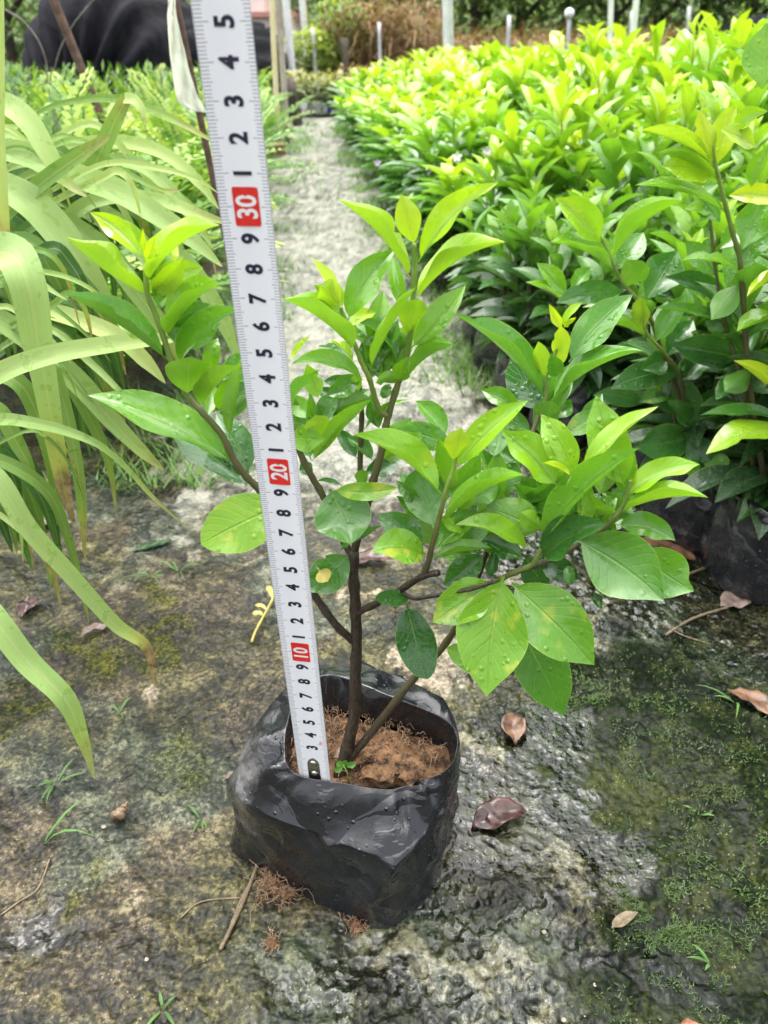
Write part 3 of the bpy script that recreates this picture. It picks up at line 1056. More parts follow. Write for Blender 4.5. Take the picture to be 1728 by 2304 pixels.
# trunk and branches (photo position, distance from the camera)
stem(SAP, ORG, [(757, 1768, .286), (773, 1711, .289), (788, 1657, .291), (798, 1600, .293), (800, 1520, .295), (802, 1449, .297), (800, 1375, .299), (796, 1300, .301), (796, 1238, .303)], .0040, .0027, 0.0, 'trunk', wob=.22)
stem(SAP, ORG, [(796, 1245, .303), (812, 1180, .304), (828, 1131, .305), (839, 1085, .306), (855, 1031, .307), (866, 971, .308), (874, 933, .309), (893, 871, .310), (905, 835, .310), (916, 797, .310), (926, 715, .309), (931, 644, .308), (934, 592, .307), (932, 548, .306)], .0023, .0009, (0.2, 1.0), 'branch')
stem(SAP, ORG, [(874, 935, .309), (855, 925, .307), (842, 890, .305), (831, 852, .303), (817, 822, .302), (804, 792, .301), (787, 741, .300), (771, 705, .299), (766, 690, .298)], .0015, .0008, (0.7, 1.0), 'branch')
stem(SAP, ORG, [(796, 1245, .303), (806, 1180, .312), (810, 1053, .320), (812, 985, .322), (814, 931, .323), (810, 884, .324), (806, 850, .324)], .0016, .0012, (0.25, 0.6), 'branch')
stem(SAP, ORG, [(797, 1262, .302), (765, 1200, .306), (724, 1111, .308), (704, 1077, .308), (677, 1023, .308), (655, 960, .308), (650, 900, .308)], .0020, .0013, (0.2, 0.6), 'branch')
stem(SAP, ORG, [(792, 1440, .297), (754, 1404, .296), (709, 1341, .297), (660, 1260, .298), (620, 1170, .298), (583, 1102, .298), (556, 1075, .297), (528, 1038, .296), (499, 978, .296), (455, 928, .296), (422, 891, .297), (386, 813, .298), (369, 761, .299), (348, 703, .300), (332, 662, .300), (326, 600, .300)], .0022, .0010, (0.0, 1.05), 'branch')
stem(SAP, ORG, [(800, 1380, .299), (846, 1358, .293), (903, 1326, .287), (949, 1298, .282), (988, 1288, .279)], .0020, .0016, 0.05, 'branch')
stem(SAP, ORG, [(950, 1300, .282), (962, 1270, .281), (974, 1223, .280), (992, 1151, .280), (1002, 1105, .280), (1019, 1059, .281), (1026, 1025, .281)], .0016, .0008, (0.2, 1.1), 'branch')
stem(SAP, ORG, [(780, 1715, .289), (796, 1695, .290), (838, 1645, .292), (896, 1570, .294), (937, 1520, .296), (992, 1462, .298), (1040, 1390, .298), (1080, 1330, .296), (1120, 1308, .292), (1151, 1290, .289), (1195, 1272, .286), (1215, 1240, .285), (1240, 1180, .287), (1285, 1075, .290)], .0027, .0009, (0.0, 0.95), 'branch')
stem(SAP, ORG, [(1050, 1370, .298), (1075, 1299, .302), (1090, 1262, .304), (1110, 1200, .305)], .0015, .0010, 0.15, 'branch')
stem(SAP, ORG, [(1150, 1290, .289), (1230, 1262, .292), (1300, 1225, .296), (1360, 1185, .298), (1398, 1145, .299), (1412, 1105, .300), (1418, 1080, .300)], .0016, .0009, (0.1, 1.0), 'branch')
stem(SAP, ORG, [(903, 1330, .287), (930, 1346, .284), (965, 1342, .281), (1060, 1325, .278), (1110, 1308, .278)], .0012, .0010, 0.1, 'branch')

# leaves: base px, tip px, width px, facing, half opening, bow, distance at base / tip, tone, (spots, blunt)
LV = [
    # left shoot
    (331, 665, 146, 532, 135, 12, 42, -10, .300, .292, .74), (332, 636, 494, 507, 120, 168, 42, -22, .300, .290, .80),
    (376, 810, 140, 659, 110, 28, 38, 8, .298, .290, .42), (377, 760, 496, 638, 135, 168, 42, -14, .299, .288, .72),
    (318, 580, 203, 478, 62, 95, 60, 14, .302, .312, .86), (327, 580, 321, 513, 24, 90, 45, 0, .300, .298, 1.0), (330, 592, 352, 526, 30, 100, 50, 0, .299, .296, 1.0),
    (325, 585, 255, 498, 55, 90, 65, 12, .304, .318, .80), (352, 690, 366, 540, 50, 90, 70, 6, .303, .312, .48),
    (400, 822, 545, 692, 98, 125, 50, -14, .298, .288, .50), (421, 888, 428, 803, 108, 262, 62, 0, .297, .278, .62), (452, 916, 542, 822, 98, 205, 50, -8, .296, .282, .60),
    (516, 989, 545, 800, 66, 205, 52, 4, .296, .300, .66), (528, 1041, 196, 889, 130, 46, 80, 14, .296, .300, .50), (568, 1096, 370, 946, 115, 48, 80, 0, .299, .315, .22), (560, 1065, 486, 930, 82, 90, 80, 6, .304, .325, .20),
    (640, 1135, 452, 1225, 128, 88, 84, 4, .296, .282, .66, .7, .7),
    # tall middle shoot
    (923, 628, 760, 450, 105, 12, 40, 16, .308, .304, .86), (932, 552, 902, 436, 64, 262, 70, 3, .306, .302, .99), (942, 590, 1121, 411, 88, 122, 52, -18, .307, .312, .86),
    (934, 678, 1138, 545, 122, 168, 42, -24, .308, .298, .80), (916, 700, 884, 575, 48, 92, 62, -6, .312, .326, .52), (926, 783, 1048, 641, 74, 112, 60, 4, .310, .316, .52),
    (918, 762, 940, 672, 74, 255, 60, 0, .309, .292, .72), (920, 846, 1024, 776, 92, 172, 46, -12, .309, .298, .60), (833, 830, 937, 645, 76, 178, 46, -5, .302, .292, .72),
    (783, 722, 888, 561, 84, 102, 70, -14, .300, .312, .55), (796, 790, 636, 674, 124, 8, 42, 14, .300, .290, .72), (768, 697, 720, 645, 78, 262, 55, 6, .299, .292, .97),
    (764, 690, 700, 581, 38, 60, 60, 8, .300, .306, 1.0), (766, 692, 705, 640, 40, 90, 60, 4, .300, .304, .8), (790, 737, 846, 704, 42, 120, 60, -8, .306, .318, .86),
    (893, 816, 793, 721, 62, 32, 60, 18, .310, .310, .42), (850, 842, 815, 764, 62, 82, 72, 0, .310, .320, .30), (905, 842, 878, 783, 48, 85, 70, 0, .312, .322, .28),
    (908, 858, 846, 862, 38, 285, 60, 8, .308, .296, .55), (900, 856, 921, 803, 48, 92, 50, -4, .308, .300, .60), (817, 856, 654, 820, 66, 48, 58, 20, .303, .298, .50),
    (652, 904, 720, 831, 64, 205, 60, 0, .308, .296, .40), (655, 812, 698, 756, 30, 150, 50, 0, .310, .310, .92), (795, 816, 738, 765, 38, 25, 50, 6, .308, .312, .80),
    (792, 812, 715, 779, 34, 60, 60, 6, .314, .326, .30), (803, 886, 728, 858, 42, 70, 65, 8, .324, .334, .12), (780, 925, 710, 874, 44, 70, 65, 4, .322, .336, .12),
    (808, 882, 800, 841, 32, 262, 60, 0, .323, .316, .62), (703, 1038, 838, 897, 62, 118, 56, -6, .308, .304, .60), (700, 1035, 664, 898, 66, 85, 75, -4, .310, .322, .42),
    (706, 1030, 696, 878, 40, 95, 60, 6, .310, .318, .50), (722, 985, 711, 933, 60, 258, 65, 0, .306, .296, .78), (652, 985, 732, 988, 62, 92, 78, 0, .304, .290, .62, .4),
    (803, 1032, 757, 962, 42, 75, 60, 0, .320, .330, .20), (818, 1062, 902, 1028, 54, 100, 70, 6, .322, .336, .14), (815, 1098, 815, 1056, 36, 262, 60, 0, .312, .302, .45),
    (820, 966, 924, 898, 30, 145, 55, -10, .322, .324, .62), (858, 932, 876, 904, 18, 120, 50, 0, .308, .304, .5), (860, 897, 877, 864, 26, 95, 60, 0, .308, .312, .4),
    (1000, 985, 935, 902, 62, 65, 70, 8, .322, .336, .50), (1018, 1008, 890, 967, 62, 90, 80, 8, .316, .326, .48),
    # shoot in the middle right
    (992, 1112, 794, 978, 116, 38, 40, 16, .281, .278, .72, .25), (976, 1188, 944, 1020, 100, 92, 78, -4, .282, .296, .36), (1019, 1038, 1038, 962, 60, 258, 70, 0, .281, .275, 1.0),
    (1024, 1056, 1188, 901, 80, 112, 60, -10, .281, .286, .76), (994, 1180, 1181, 1069, 106, 165, 44, -18, .280, .268, .66), (959, 1248, 836, 1242, 92, 62, 80, 12, .281, .266, .64, .6),
    (952, 1228, 848, 1158, 76, 82, 76, 4, .284, .292, .28), (970, 1262, 1106, 1234, 60, 150, 52, -6, .281, .274, .48), (980, 1238, 1078, 1163, 86, 120, 62, -8, .284, .294, .45),
    (1090, 1248, 997, 1318, 66, 92, 70, 0, .300, .296, .22), (1190, 1240, 1025, 1180, 86, 42, 52, 12, .285, .276, .68, .3), (1218, 1195, 1090, 1140, 92, 90, 82, 4, .288, .296, .52),
    (1128, 1062, 1038, 1018, 66, 88, 76, 0, .300, .318, .32), (1004, 1118, 1082, 1052, 66, 92, 76, 0, .290, .310, .48), (1168, 1042, 1093, 998, 44, 88, 70, 0, .304, .322, .30), (1135, 1130, 1094, 1122, 40, 90, 70, 0, .296, .304, .30),
    # right cluster
    (1253, 1093, 1128, 968, 102, 72, 64, 6, .291, .300, .66), (1291, 1068, 1217, 932, 74, 92, 74, 6, .291, .302, .72), (1286, 1073, 1220, 1041, 28, 35, 42, 4, .289, .284, 1.0),
    (1406, 1096, 1341, 890, 96, 92, 74, -4, .300, .312, .66), (1306, 1064, 1482, 914, 74, 140, 50, -6, .292, .296, .76), (1215, 1224, 1440, 1008, 112, 122, 58, -20, .284, .274, .52),
    (1409, 1116, 1575, 1045, 78, 122, 55, -12, .300, .302, .70), (1395, 1154, 1594, 1120, 86, 160, 46, -16, .299, .286, .72), (1414, 1108, 1434, 1044, 24, 100, 45, 0, .300, .300, .96),
    (1388, 1182, 1520, 1217, 66, 100, 72, -16, .298, .288, .46), (1218, 1258, 1364, 1180, 108, 112, 64, -14, .286, .270, .16), (1298, 1214, 1494, 1352, 158, 92, 80, -10, .294, .270, .38),
    (1428, 1236, 1562, 1330, 118, 92, 82, 6, .304, .296, .46), (1151, 1312, 1337, 1496, 148, 90, 80, -4, .284, .262, .54, .3), (1132, 1296, 1095, 1566, 168, 88, 74, 6, .278, .254, .62, .55),
    (1112, 1310, 972, 1400, 104, 88, 80, 0, .282, .274, .56, .7), (1160, 1400, 1270, 1610, 122, 92, 74, -4, .292, .280, .40), (916, 1360, 964, 1528, 90, 90, 78, 4, .287, .272, .03, 0, 1.0),
    (924, 1345, 844, 1346, 40, 90, 78, 0, .287, .274, .14, 0, 1.0), (1000, 1455, 1124, 1512, 66, 92, 76, 0, .302, .292, .56), (1112, 1240, 1102, 1298, 44, 95, 60, 0, .296, .290, .22),
    (1178, 1260, 1080, 1214, 60, 72, 70, 4, .290, .298, .26), (1215, 1262, 1302, 1302, 66, 92, 76, 0, .296, .294, .08), (1276, 1272, 1286, 1316, 28, 92, 60, 0, .290, .284, .32),
    (1222, 1192, 1170, 1152, 48, 262, 64, 0, .287, .280, .62), (1352, 1168, 1328, 1108, 50, 90, 70, 0, .300, .310, .34), (1236, 1122, 1148, 1084, 60, 90, 78, 0, .294, .308, .46), (1335, 1330, 1354, 1372, 34, 90, 70, 0, .300, .290, .08),
    (1250, 1100, 1300, 1150, 60, 120, 70, 0, .296, .300, .34), (1330, 1210, 1420, 1160, 50, 110, 70, -6, .304, .312, .30), (1180, 1250, 1230, 1330, 70, 92, 74, 0, .300, .300, .10),
    # round leaves round the trunk top
    (742, 1100, 788, 1224, 132, 90, 78, -6, .302, .284, .36, 0, .8), (752, 1102, 893, 1098, 46, 92, 74, 6, .300, .292, .66, .5, .5), (762, 1240, 860, 1182, 36, 122, 54, 0, .296, .294, .45),
    (785, 1246, 690, 1330, 86, 90, 78, -4, .302, .292, .30, 0, .4), (712, 1082, 770, 1093, 18, 120, 60, -4, .308, .306, .3), (704, 1075, 676, 1035, 36, 90, 70, 0, .312, .320, .2),
]
for L in LV:
    photo_leaf(SAP, ORG, *L[:11], spot=L[11] if len(L) > 11 else 0.0, blunt=L[12] if len(L) > 12 else 0.0)

# smaller leaves filling the inside of each shoot
RFL = random.Random(21)
for cx_, cy_, sx_, sy_, Yc, n_, t_ in ((1000, 1150, 80, 80, .292, 14, .5), (1240, 1150, 100, 70, .298, 18, .5), (1380, 1170, 70, 60, .302, 9, .5), (860, 820, 70, 70, .314, 12, .46), (720, 940, 50, 70, .314, 9, .46), (1130, 1230, 70, 40, .300, 10, .36), (1100, 1120, 60, 60, .300, 8, .45), (860, 1010, 40, 60, .318, 4, .35), (1230, 930, 50, 50, .350, 5, .36), (470, 900, 50, 60, .302, 6, .45), (390, 770, 40, 50, .302, 5, .55), (335, 640, 25, 30, .303, 4, .72)):
    for _ in range(n_):
        bx, by = RFL.gauss(cx_, sx_ * .5), RFL.gauss(cy_, sy_ * .5)
        an = RFL.uniform(-2.9, -.25)
        ln = RFL.uniform(65, 130)
        photo_leaf(SAP, ORG, bx, by, bx + ln * math.cos(an), by + ln * math.sin(an), ln * RFL.uniform(.48, .62), RFL.choice((92, 85, 110, 70, 258)), RFL.uniform(55, 78), RFL.uniform(-8, 8), Yc, Yc + RFL.uniform(-.004, .016), t_ + RFL.uniform(-.15, .2))

# ------------------------------------------------------------------ the steel tape
TA, TB_, TC = 1760.8281, -49.60056, -0.01376533
D0 = 0.4189


def tape_pt(s):
    d = D0 * (1 + TC * s)
    y = (TA + TB_ * s) / (1 + TC * s)
    return d, y


def tape_xyz(s):
    d, y = tape_pt(s)
    # the axis is a straight line; x from two read points
    x1 = (708.0 - CX) / F * D0 * (1 + TC * 1.0)
    x2 = (503.0 - CX) / F * D0 * (1 + TC * 35.0)
    x = x1 + (x2 - x1) * (s - 1.0) / 34.0
    v = (y - CY) / F
    return Vector((x, d * (CP - v * SP), H + d * (-SP - v * CP)))


T0, T1 = tape_xyz(0.0), tape_xyz(35.0)
TAX = (T1 - T0).normalized()
TCM = (T1 - T0).length / 35.0
TX = Vector((1, 0, 0)) - TAX * TAX.x
TX = (TX + Vector((0, -0.16, 0))).normalized()
TX = (TX - TAX * TX.dot(TAX)).normalized()
TN = TX.cross(TAX)       # towards the camera when positive
if TN.y > 0:
    TN = -TN
TW = 0.0172


def on_tape(s, a, lift=0.0):
    """s in cm along the blade, a across in metres (right positive)"""
    sag = 0.0011 * (1 - (a / (TW / 2)) ** 2)
    return T0 + TAX * (s * TCM) + TX * a - TN * sag + TN * (lift + 0.0011)


TAPE = empty('tape_measure', T0, 'white steel measuring tape standing upright in front of the sapling', 'tape measure')


def tape_part(mb, name, mat, smooth=False, parent=TAPE):
    mb.v = [tuple(Vector(p) - T0) for p in mb.v]
    return mb.build(name, mat, parent, smooth=smooth)


mb = MB()
rows, uvs = [], []
for i in range(0, 87):
    s = 0.35 + i * 0.5
    rows.append([on_tape(s, (j / 8 - .5) * TW) for j in range(9)])
    uvs.append([(j / 8, s) for j in range(9)])
mb.grid(rows, uvs)
rows2 = [[p - TN * 0.00025 for p in r[::-1]] for r in rows]
mb.grid(rows2, [[(0.5, 0.35)] * 9 for _ in rows])
BLADE = tape_part(mb, 'blade', M_TAPE, smooth=True)


def number_mesh(txt, size, sx, bold):
    cu = bpy.data.curves.new('numeral', 'FONT')
    cu.body = txt
    cu.size = size
    cu.offset = bold
    cu.align_x = 'CENTER'
    cu.resolution_u = 4
    ob = bpy.data.objects.new('numeral', cu)
    COL.objects.link(ob)
    dg = bpy.context.evaluated_depsgraph_get()
    me = bpy.data.meshes.new_from_object(ob.evaluated_get(dg))
    v = [tuple(p.co) for p in me.vertices]
    f = [tuple(p.vertices) for p in me.polygons]
    bpy.data.objects.remove(ob)
    bpy.data.curves.remove(cu)
    xs = [p[0] for p in v]
    ys = [p[1] for p in v]
    cx, cy = (min(xs) + max(xs)) / 2, (min(ys) + max(ys)) / 2
    return [((p[0] - cx) * sx, p[1] - cy) for p in v], f


def print_text(txt, s, a, cap, sx, mat, name, lift, bold=0.0):
    v, f = number_mesh(txt, cap / 0.70, sx, bold)
    m = MB()
    for x, y in v:
        # text runs up the tape, its top points to the left edge
        m.v.append(tuple(on_tape(s, a, lift) + TAX * x - TX * y))
        q = a - y
        m.v[-1] = tuple(on_tape(s + x / TCM, q, lift))
        m.uv.append((0, 0))
        m.tone.append(0)
    m.f = [tuple(t) for t in f]
    return tape_part(m, name, mat)


for n in range(3, 42):
    if n % 10 == 0:
        mm = MB()
        ring = []
        wa, ws = 0.0043, 0.60
        for qx, qy, a0 in ((1, 1, 0), (-1, 1, 90), (-1, -1, 180), (1, -1, 270)):
            for k in range(5):
                an = math.radians(a0 + k * 22.5)
                ring.append((qx * (wa - 0.0007) + 0.0007 * math.cos(an), qy * (ws - 0.07) + 0.07 * math.sin(an)))
        nst = len(ring)
        cs = on_tape(n, 0, 0.0001)
        for a_, s_ in ring:
            mm.v.append(tuple(on_tape(n + s_, a_ + 0.0003, 0.00012)))
            mm.uv.append((0, 0))
            mm.tone.append(0)
        mm.v.append(tuple(on_tape(n, 0.0003, 0.00012)))
        mm.uv.append((0, 0))
        mm.tone.append(0)
        mm.f = [(k, (k + 1) % nst, nst) for k in range(nst)]
        tape_part(mm, 'red_number_box', M_RED)
        print_text(str(n), n, 0.0003, 0.0066, 0.80, M_WHITEINK, 'printed_number', 0.00022, 0.00022)
    else:
        print_text(str(n % 10), n, 0.0002, 0.0056, 0.86, M_INK, 'printed_number', 0.00012, 0.00030)
print_text('3m', 3.45, 0.0050, 0.0021, 0.9, M_RED, 'printed_length_mark', 0.00012)
# hook plate and its two rivets
mm = MB()
rowsH = []
for i in range(12):
    s = 0.35 + 1.75 * i / 11
    e = max(0.0, (s - 1.55) / 0.55)
    w = 0.0033 * math.sqrt(max(0.02, 1 - min(1, e) ** 2))
    rowsH.append([on_tape(s, -0.0002 + w * (j / 4 - .5) * 2, 0.0004 if 0 < j < 4 else 0.0001) for j in range(5)])
mm.grid(rowsH)
HOOK = tape_part(mm, 'end_hook', M_STEEL, smooth=True)
for s in (1.72, 0.85):
    mr = MB()
    rr = []
    for q, (r, z) in enumerate(((0.0019, 0.0004), (0.0017, 0.0009), (0.0012, 0.0012), (0.0005, 0.0013), (0.00005, 0.0013))):
        rr.append([on_tape(s, -0.0002, z) + TX * (r * math.cos(k * math.pi / 7)) + TAX * (r * math.sin(k * math.pi / 7)) for k in range(14)])
    mr.grid(rr, close=True)
    tape_part(mr, 'rivet', M_STEEL, smooth=True, parent=HOOK)

# upper end of the sapling's second branch, leaning out to the right
stem(SAP, ORG, [(1075, 1299, .302), (1110, 1200, .312), (1170, 1040, .328), (1215, 930, .338), (1230, 890, .340), (1229, 845, .342), (1248, 800, .344), (1264, 742, .345)], .0015, .0008, (0.3, 1.0), 'branch')
for L in [(1225, 898, 1020, 706, 104, 32, 40, 16, .340, .345, .40), (1212, 925, 1150, 798, 84, 90, 78, 0, .342, .360, .16), (1229, 850, 1211, 768, 42, 262, 60, 0, .341, .336, .86),
          (1266, 822, 1262, 733, 46, 260, 66, 0, .344, .336, 1.0), (1264, 742, 1235, 684, 26, 90, 50, 0, .345, .345, 1.0), (1268, 738, 1297, 714, 24, 110, 50, 0, .345, .340, 1.0), (1266, 735, 1312, 681, 32, 120, 55, -4, .345, .350, .86),
          (1280, 815, 1424, 662, 88, 112, 60, -8, .344, .352, .40), (1238, 906, 1447, 790, 118, 166, 46, -20, .340, .330, .42), (1256, 848, 1240, 793, 46, 90, 55, 0, .342, .336, .36),
          (1168, 925, 1082, 878, 50, 80, 70, 6, .344, .350, .50), (1214, 978, 1242, 903, 76, 262, 62, 0, .338, .326, .50), (1254, 942, 1286, 899, 42, 100, 70, 0, .344, .350, .36), (1268, 978, 1348, 920, 50, 95, 76, 4, .342, .350, .50, .4),
          (1195, 970, 1120, 925, 46, 80, 70, 0, .346, .356, .30)]:
    photo_leaf(SAP, ORG, *L[:11], spot=L[11] if len(L) > 11 else 0.0)

# ------------------------------------------------------------------ bed of bagged shrubs on the right
SHRUBS = 'bagged shrubs in the bed on the right'


def small_bag_mesh():
    mb = MB()
    rows = []
    n = 28
    for z, r in ((-0.004, .050), (.004, .054), (.02, .057), (.045, .056), (.065, .053), (.08, .050), (.092, .050), (.094, .048), (.085, .046), (.078, .045)):
        row = []
        for k in range(n):
            a = 2 * math.pi * k / n
            sq = 1 + 0.06 * math.cos(4 * a)
            q = r * sq * (1 + 0.07 * mnoise.noise(Vector((math.cos(a) * 2.2, math.sin(a) * 2.2, z * 30))))
            row.append(Vector((q * math.cos(a), q * math.sin(a), z + (0.006 * mnoise.noise(Vector((a * 2, 3, 1))) if z > .07 else 0))))
        rows.append(row)
    mb.grid(rows, close=True)
    mb.tone = [0.55] * len(mb.v)
    me = mb.mesh('nursery_bag', M_FILM, True, True)
    ms = MB()
    ms.grid([[Vector((r * math.cos(2 * math.pi * k / 16), r * math.sin(2 * math.pi * k / 16), .080 + .006 * mnoise.noise(Vector((r * 60 * math.cos(k), r * 60 * math.sin(k), 2))))) for k in range(16)] for r in (.001, .015, .03, .046)], close=True)
    return me, ms.mesh('soil', M_SOIL)


BAGME, SOILME = small_bag_mesh()


def add_bag(root, sc=1.0, rot=0.0):
    o = bpy.data.objects.new('nursery_bag', BAGME)
    o.scale = (sc, sc, sc)
    o.rotation_euler = (0, 0, rot)
    link(o, root)
    s = bpy.data.objects.new('soil', SOILME)
    link(s, o)


# hand-placed shrub A and shrub B, nearest to the camera
OA = Vector((.318, .668, 0))
SHA = empty('bagged_shrub', OA, 'low shrub with bluish lower leaves, its grey-black bag showing at right edge', 'potted plant', SHRUBS)
add_bag(SHA, .92)
stem(SHA, OA, [(1590, 1105, .650), (1560, 1010, .648), (1545, 945, .645), (1520, 870, .642), (1490, 795, .640), (1465, 720, .640), (1428, 668, .640), (1400, 635, .642), (1378, 590, .642), (1352, 530, .642)], .0030, .0013, (0.1, 1.0))
stem(SHA, OA, [(1545, 945, .645), (1530, 850, .630), (1500, 800, .625), (1452, 745, .625), (1445, 690, .625)], .0020, .0012, (0.4, 1.0))
for L in [(1350, 545, 1250, 446, 86, 72, 60, 8, .642, .640, .74), (1380, 578, 1539, 452, 100, 166, 44, -18, .642, .625, .60), (1378, 606, 1238, 545, 92, 14, 44, 12, .642, .625, .60), (1390, 605, 1448, 523, 66, 100, 70, 0, .645, .665, .44),
          (1408, 647, 1447, 587, 78, 258, 60, 0, .641, .620, .52), (1402, 656, 1250, 682, 58, 80, 76, 10, .641, .615, .24), (1402, 652, 1310, 692, 54, 205, 60, 4, .643, .640, .56), (1455, 672, 1524, 563, 98, 92, 76, 0, .642, .660, .18),
          (1295, 700, 1182, 635, 56, 14, 46, 6, .66, .65, .56), (1275, 660, 1207, 591, 52, 60, 60, 0, .66, .66, .56), (1285, 655, 1330, 600, 50, 110, 60, 0, .66, .67, .5), (1447, 747, 1440, 667, 50, 262, 64, 0, .625, .615, .92), (1440, 720, 1425, 680, 40, 90, 60, 0, .63, .63, .8),
          (1452, 758, 1364, 727, 50, 14, 46, 6, .625, .612, .64), (1475, 768, 1541, 663, 60, 100, 66, 0, .63, .64, .40), (1672, 806, 1508, 774, 84, 86, 80, 0, .62, .60, .06), (1662, 752, 1465, 694, 48, 32, 50, 14, .61, .60, .34),
          (1640, 692, 1496, 624, 66, 62, 66, 14, .63, .62, .14), (1532, 840, 1373, 876, 66, 84, 78, 14, .64, .615, .10), (1556, 972, 1534, 838, 66, 92, 72, 0, .64, .65, .20), (1590, 968, 1632, 863, 90, 92, 76, 0, .64, .66, .10),
          (1450, 908, 1333, 890, 46, 86, 76, 8, .66, .65, .08), (1556, 986, 1428, 1008, 90, 90, 80, 0, .64, .62, .10), (1590, 1002, 1583, 1098, 104, 90, 76, 0, .635, .600, .34), (1622, 1066, 1632, 1148, 50, 92, 74, 0, .63, .61, .10),
          (1560, 960, 1500, 900, 60, 60, 70, 0, .64, .64, .18), (1570, 950, 1660, 920, 70, 100, 70, 0, .64, .63, .14), (1540, 930, 1470, 860, 55, 80, 70, 0, .65, .66, .10), (1545, 985, 1600, 1040, 60, 92, 70, 0, .63, .62, .16),
          (1530, 860, 1590, 790, 70, 92, 72, 0, .645, .66, .12), (1500, 810, 1440, 830, 60, 88, 72, 0, .64, .62, .14), (1500, 800, 1560, 720, 64, 92, 72, 0, .64, .66, .16), (1440, 905, 1520, 880, 44, 92, 70, -6, .65, .66, .4, .4)]:
    photo_leaf(SHA, OA, *L[:11], spot=L[11] if len(L) > 11 else 0.0, ns=10, na=2)
OB = Vector((.352, .590, 0))
SHB = empty('bagged_shrub', OB, 'tallest shrub at the right edge with a yellow shoot tip, close to the camera', 'potted plant', SHRUBS)
add_bag(SHB, .95, 1.0)
stem(SHB, OB, [(1735, 1200, .585), (1715, 1050, .585), (1695, 920, .588), (1680, 802, .59), (1667, 603, .592), (1650, 530, .592), (1634, 469, .592), (1609, 368, .592), (1602, 320, .592)], .0030, .0013, (0.1, 1.05))
stem(SHB, OB, [(1695, 920, .588), (1640, 760, .60), (1612, 620, .605), (1596, 480, .61), (1580, 420, .61)], .0018, .0012, (0.3, .8))
for L in [(1632, 477, 1428, 417, 68, 16, 48, 16, .592, .575, .62), (1664, 607, 1533, 587, 52, 22, 50, 10, .592, .575, .56), (1640, 440, 1775, 452, 52, 100, 60, -8, .592, .58, 1.0), (1606, 396, 1488, 374, 84, 60, 66, 6, .592, .585, .80),
          (1610, 372, 1657, 238, 66, 100, 60, -6, .592, .592, 1.0), (1606, 365, 1573, 248, 56, 250, 60, 0, .592, .588, 1.0), (1602, 372, 1440, 292, 66, 28, 48, 12, .592, .585, .86), (1612, 404, 1478, 344, 60, 16, 46, 10, .592, .58, .70),
          (1670, 562, 1732, 428, 88, 100, 66, 0, .592, .60, .54), (1668, 602, 1736, 478, 78, 92, 70, 0, .594, .61, .40), (1760, 905, 1650, 811, 66, 30, 50, 6, .57, .56, .96), (1692, 828, 1630, 882, 60, 262, 66, 0, .59, .57, .36),
          (1760, 705, 1658, 746, 80, 20, 56, 0, .58, .56, .62), (1770, 600, 1680, 668, 52, 12, 50, 0, .58, .56, .90), (1715, 200, 1728, 50, 108, 92, 74, 0, .56, .57, .62), (1765, 960, 1588, 1022, 92, 40, 66, 10, .56, .54, .72, .2), (1765, 945, 1576, 934, 52, 40, 60, 8, .57, .56, .30),
          (1620, 500, 1560, 430, 55, 80, 70, 0, .60, .615, .46), (1612, 620, 1540, 540, 55, 70, 70, 0, .605, .615, .42), (1640, 760, 1590, 680, 60, 80, 70, 0, .60, .61, .25), (1660, 640, 1600, 720, 60, 262, 66, 0, .59, .58, .40), (1680, 760, 1735, 690, 60, 95, 70, 0, .592, .60, .3),
          (1690, 880, 1750, 830, 66, 95, 70, 0, .588, .59, .18), (1620, 560, 1680, 500, 50, 100, 66, 0, .60, .61, .5), (1596, 480, 1540, 470, 44, 40, 60, 0, .61, .60, .6), (1600, 330, 1605, 290, 20, 90, 50, 0, .592, .592, 1.0), (1690, 850, 1610, 900, 62, 60, 70, 6, .59, .575, .16),
          (1650, 300, 1728, 250, 60, 120, 60, -6, .57, .56, .8), (1700, 330, 1620, 290, 50, 60, 60, 4, .57, .56, .9), (1690, 420, 1728, 330, 60, 110, 60, 0, .58, .58, .6)]:
    photo_leaf(SHB, OB, *L[:11], spot=L[11] if len(L) > 11 else 0.0, ns=10, na=2)


def unit_leaf(k, ns, na):
    """a leaf of length 1 along +Y, upper face +Z"""
    r = random.Random(40 + k)
    droop = r.uniform(0.02, 0.20)
    B, T = Vector((0, 0, 0)), Vector((r.uniform(-.06, .06), 1.0, -droop))
    M = Vector((r.uniform(-.05, .05), 0.5, r.uniform(0.05, 0.10) - droop * 0.2))
    rows, uvs = leaf_rows(B, M, T, r.uniform(0.37, 0.46), 90, r.uniform(52, 74), Vector((0, 0, 1)), ns=ns, na=na, curl=r.uniform(-18, 8), wave=r.uniform(.01, .04), ph=r.uniform(0, 6), pet=0.07)
    return rows, uvs


UL_NEAR, UL_FAR = [], []
for k in range(8):
    mb = MB()
    mb.grid(*unit_leaf(k, 9, 2))
    UL_NEAR.append(mb.mesh('leaf', M_LEAF_FAR))
    UL_FAR.append(unit_leaf(k, 4, 1))


def frame(d, up):
    y = d.normalized()
    z = (up - y * up.dot(y))
    if z.length < 1e-4:
        z = Vector((1, 0, 0)) - y * y.x
    z.normalize()
    x = y.cross(z)
    return Matrix((x, y, z)).transposed()


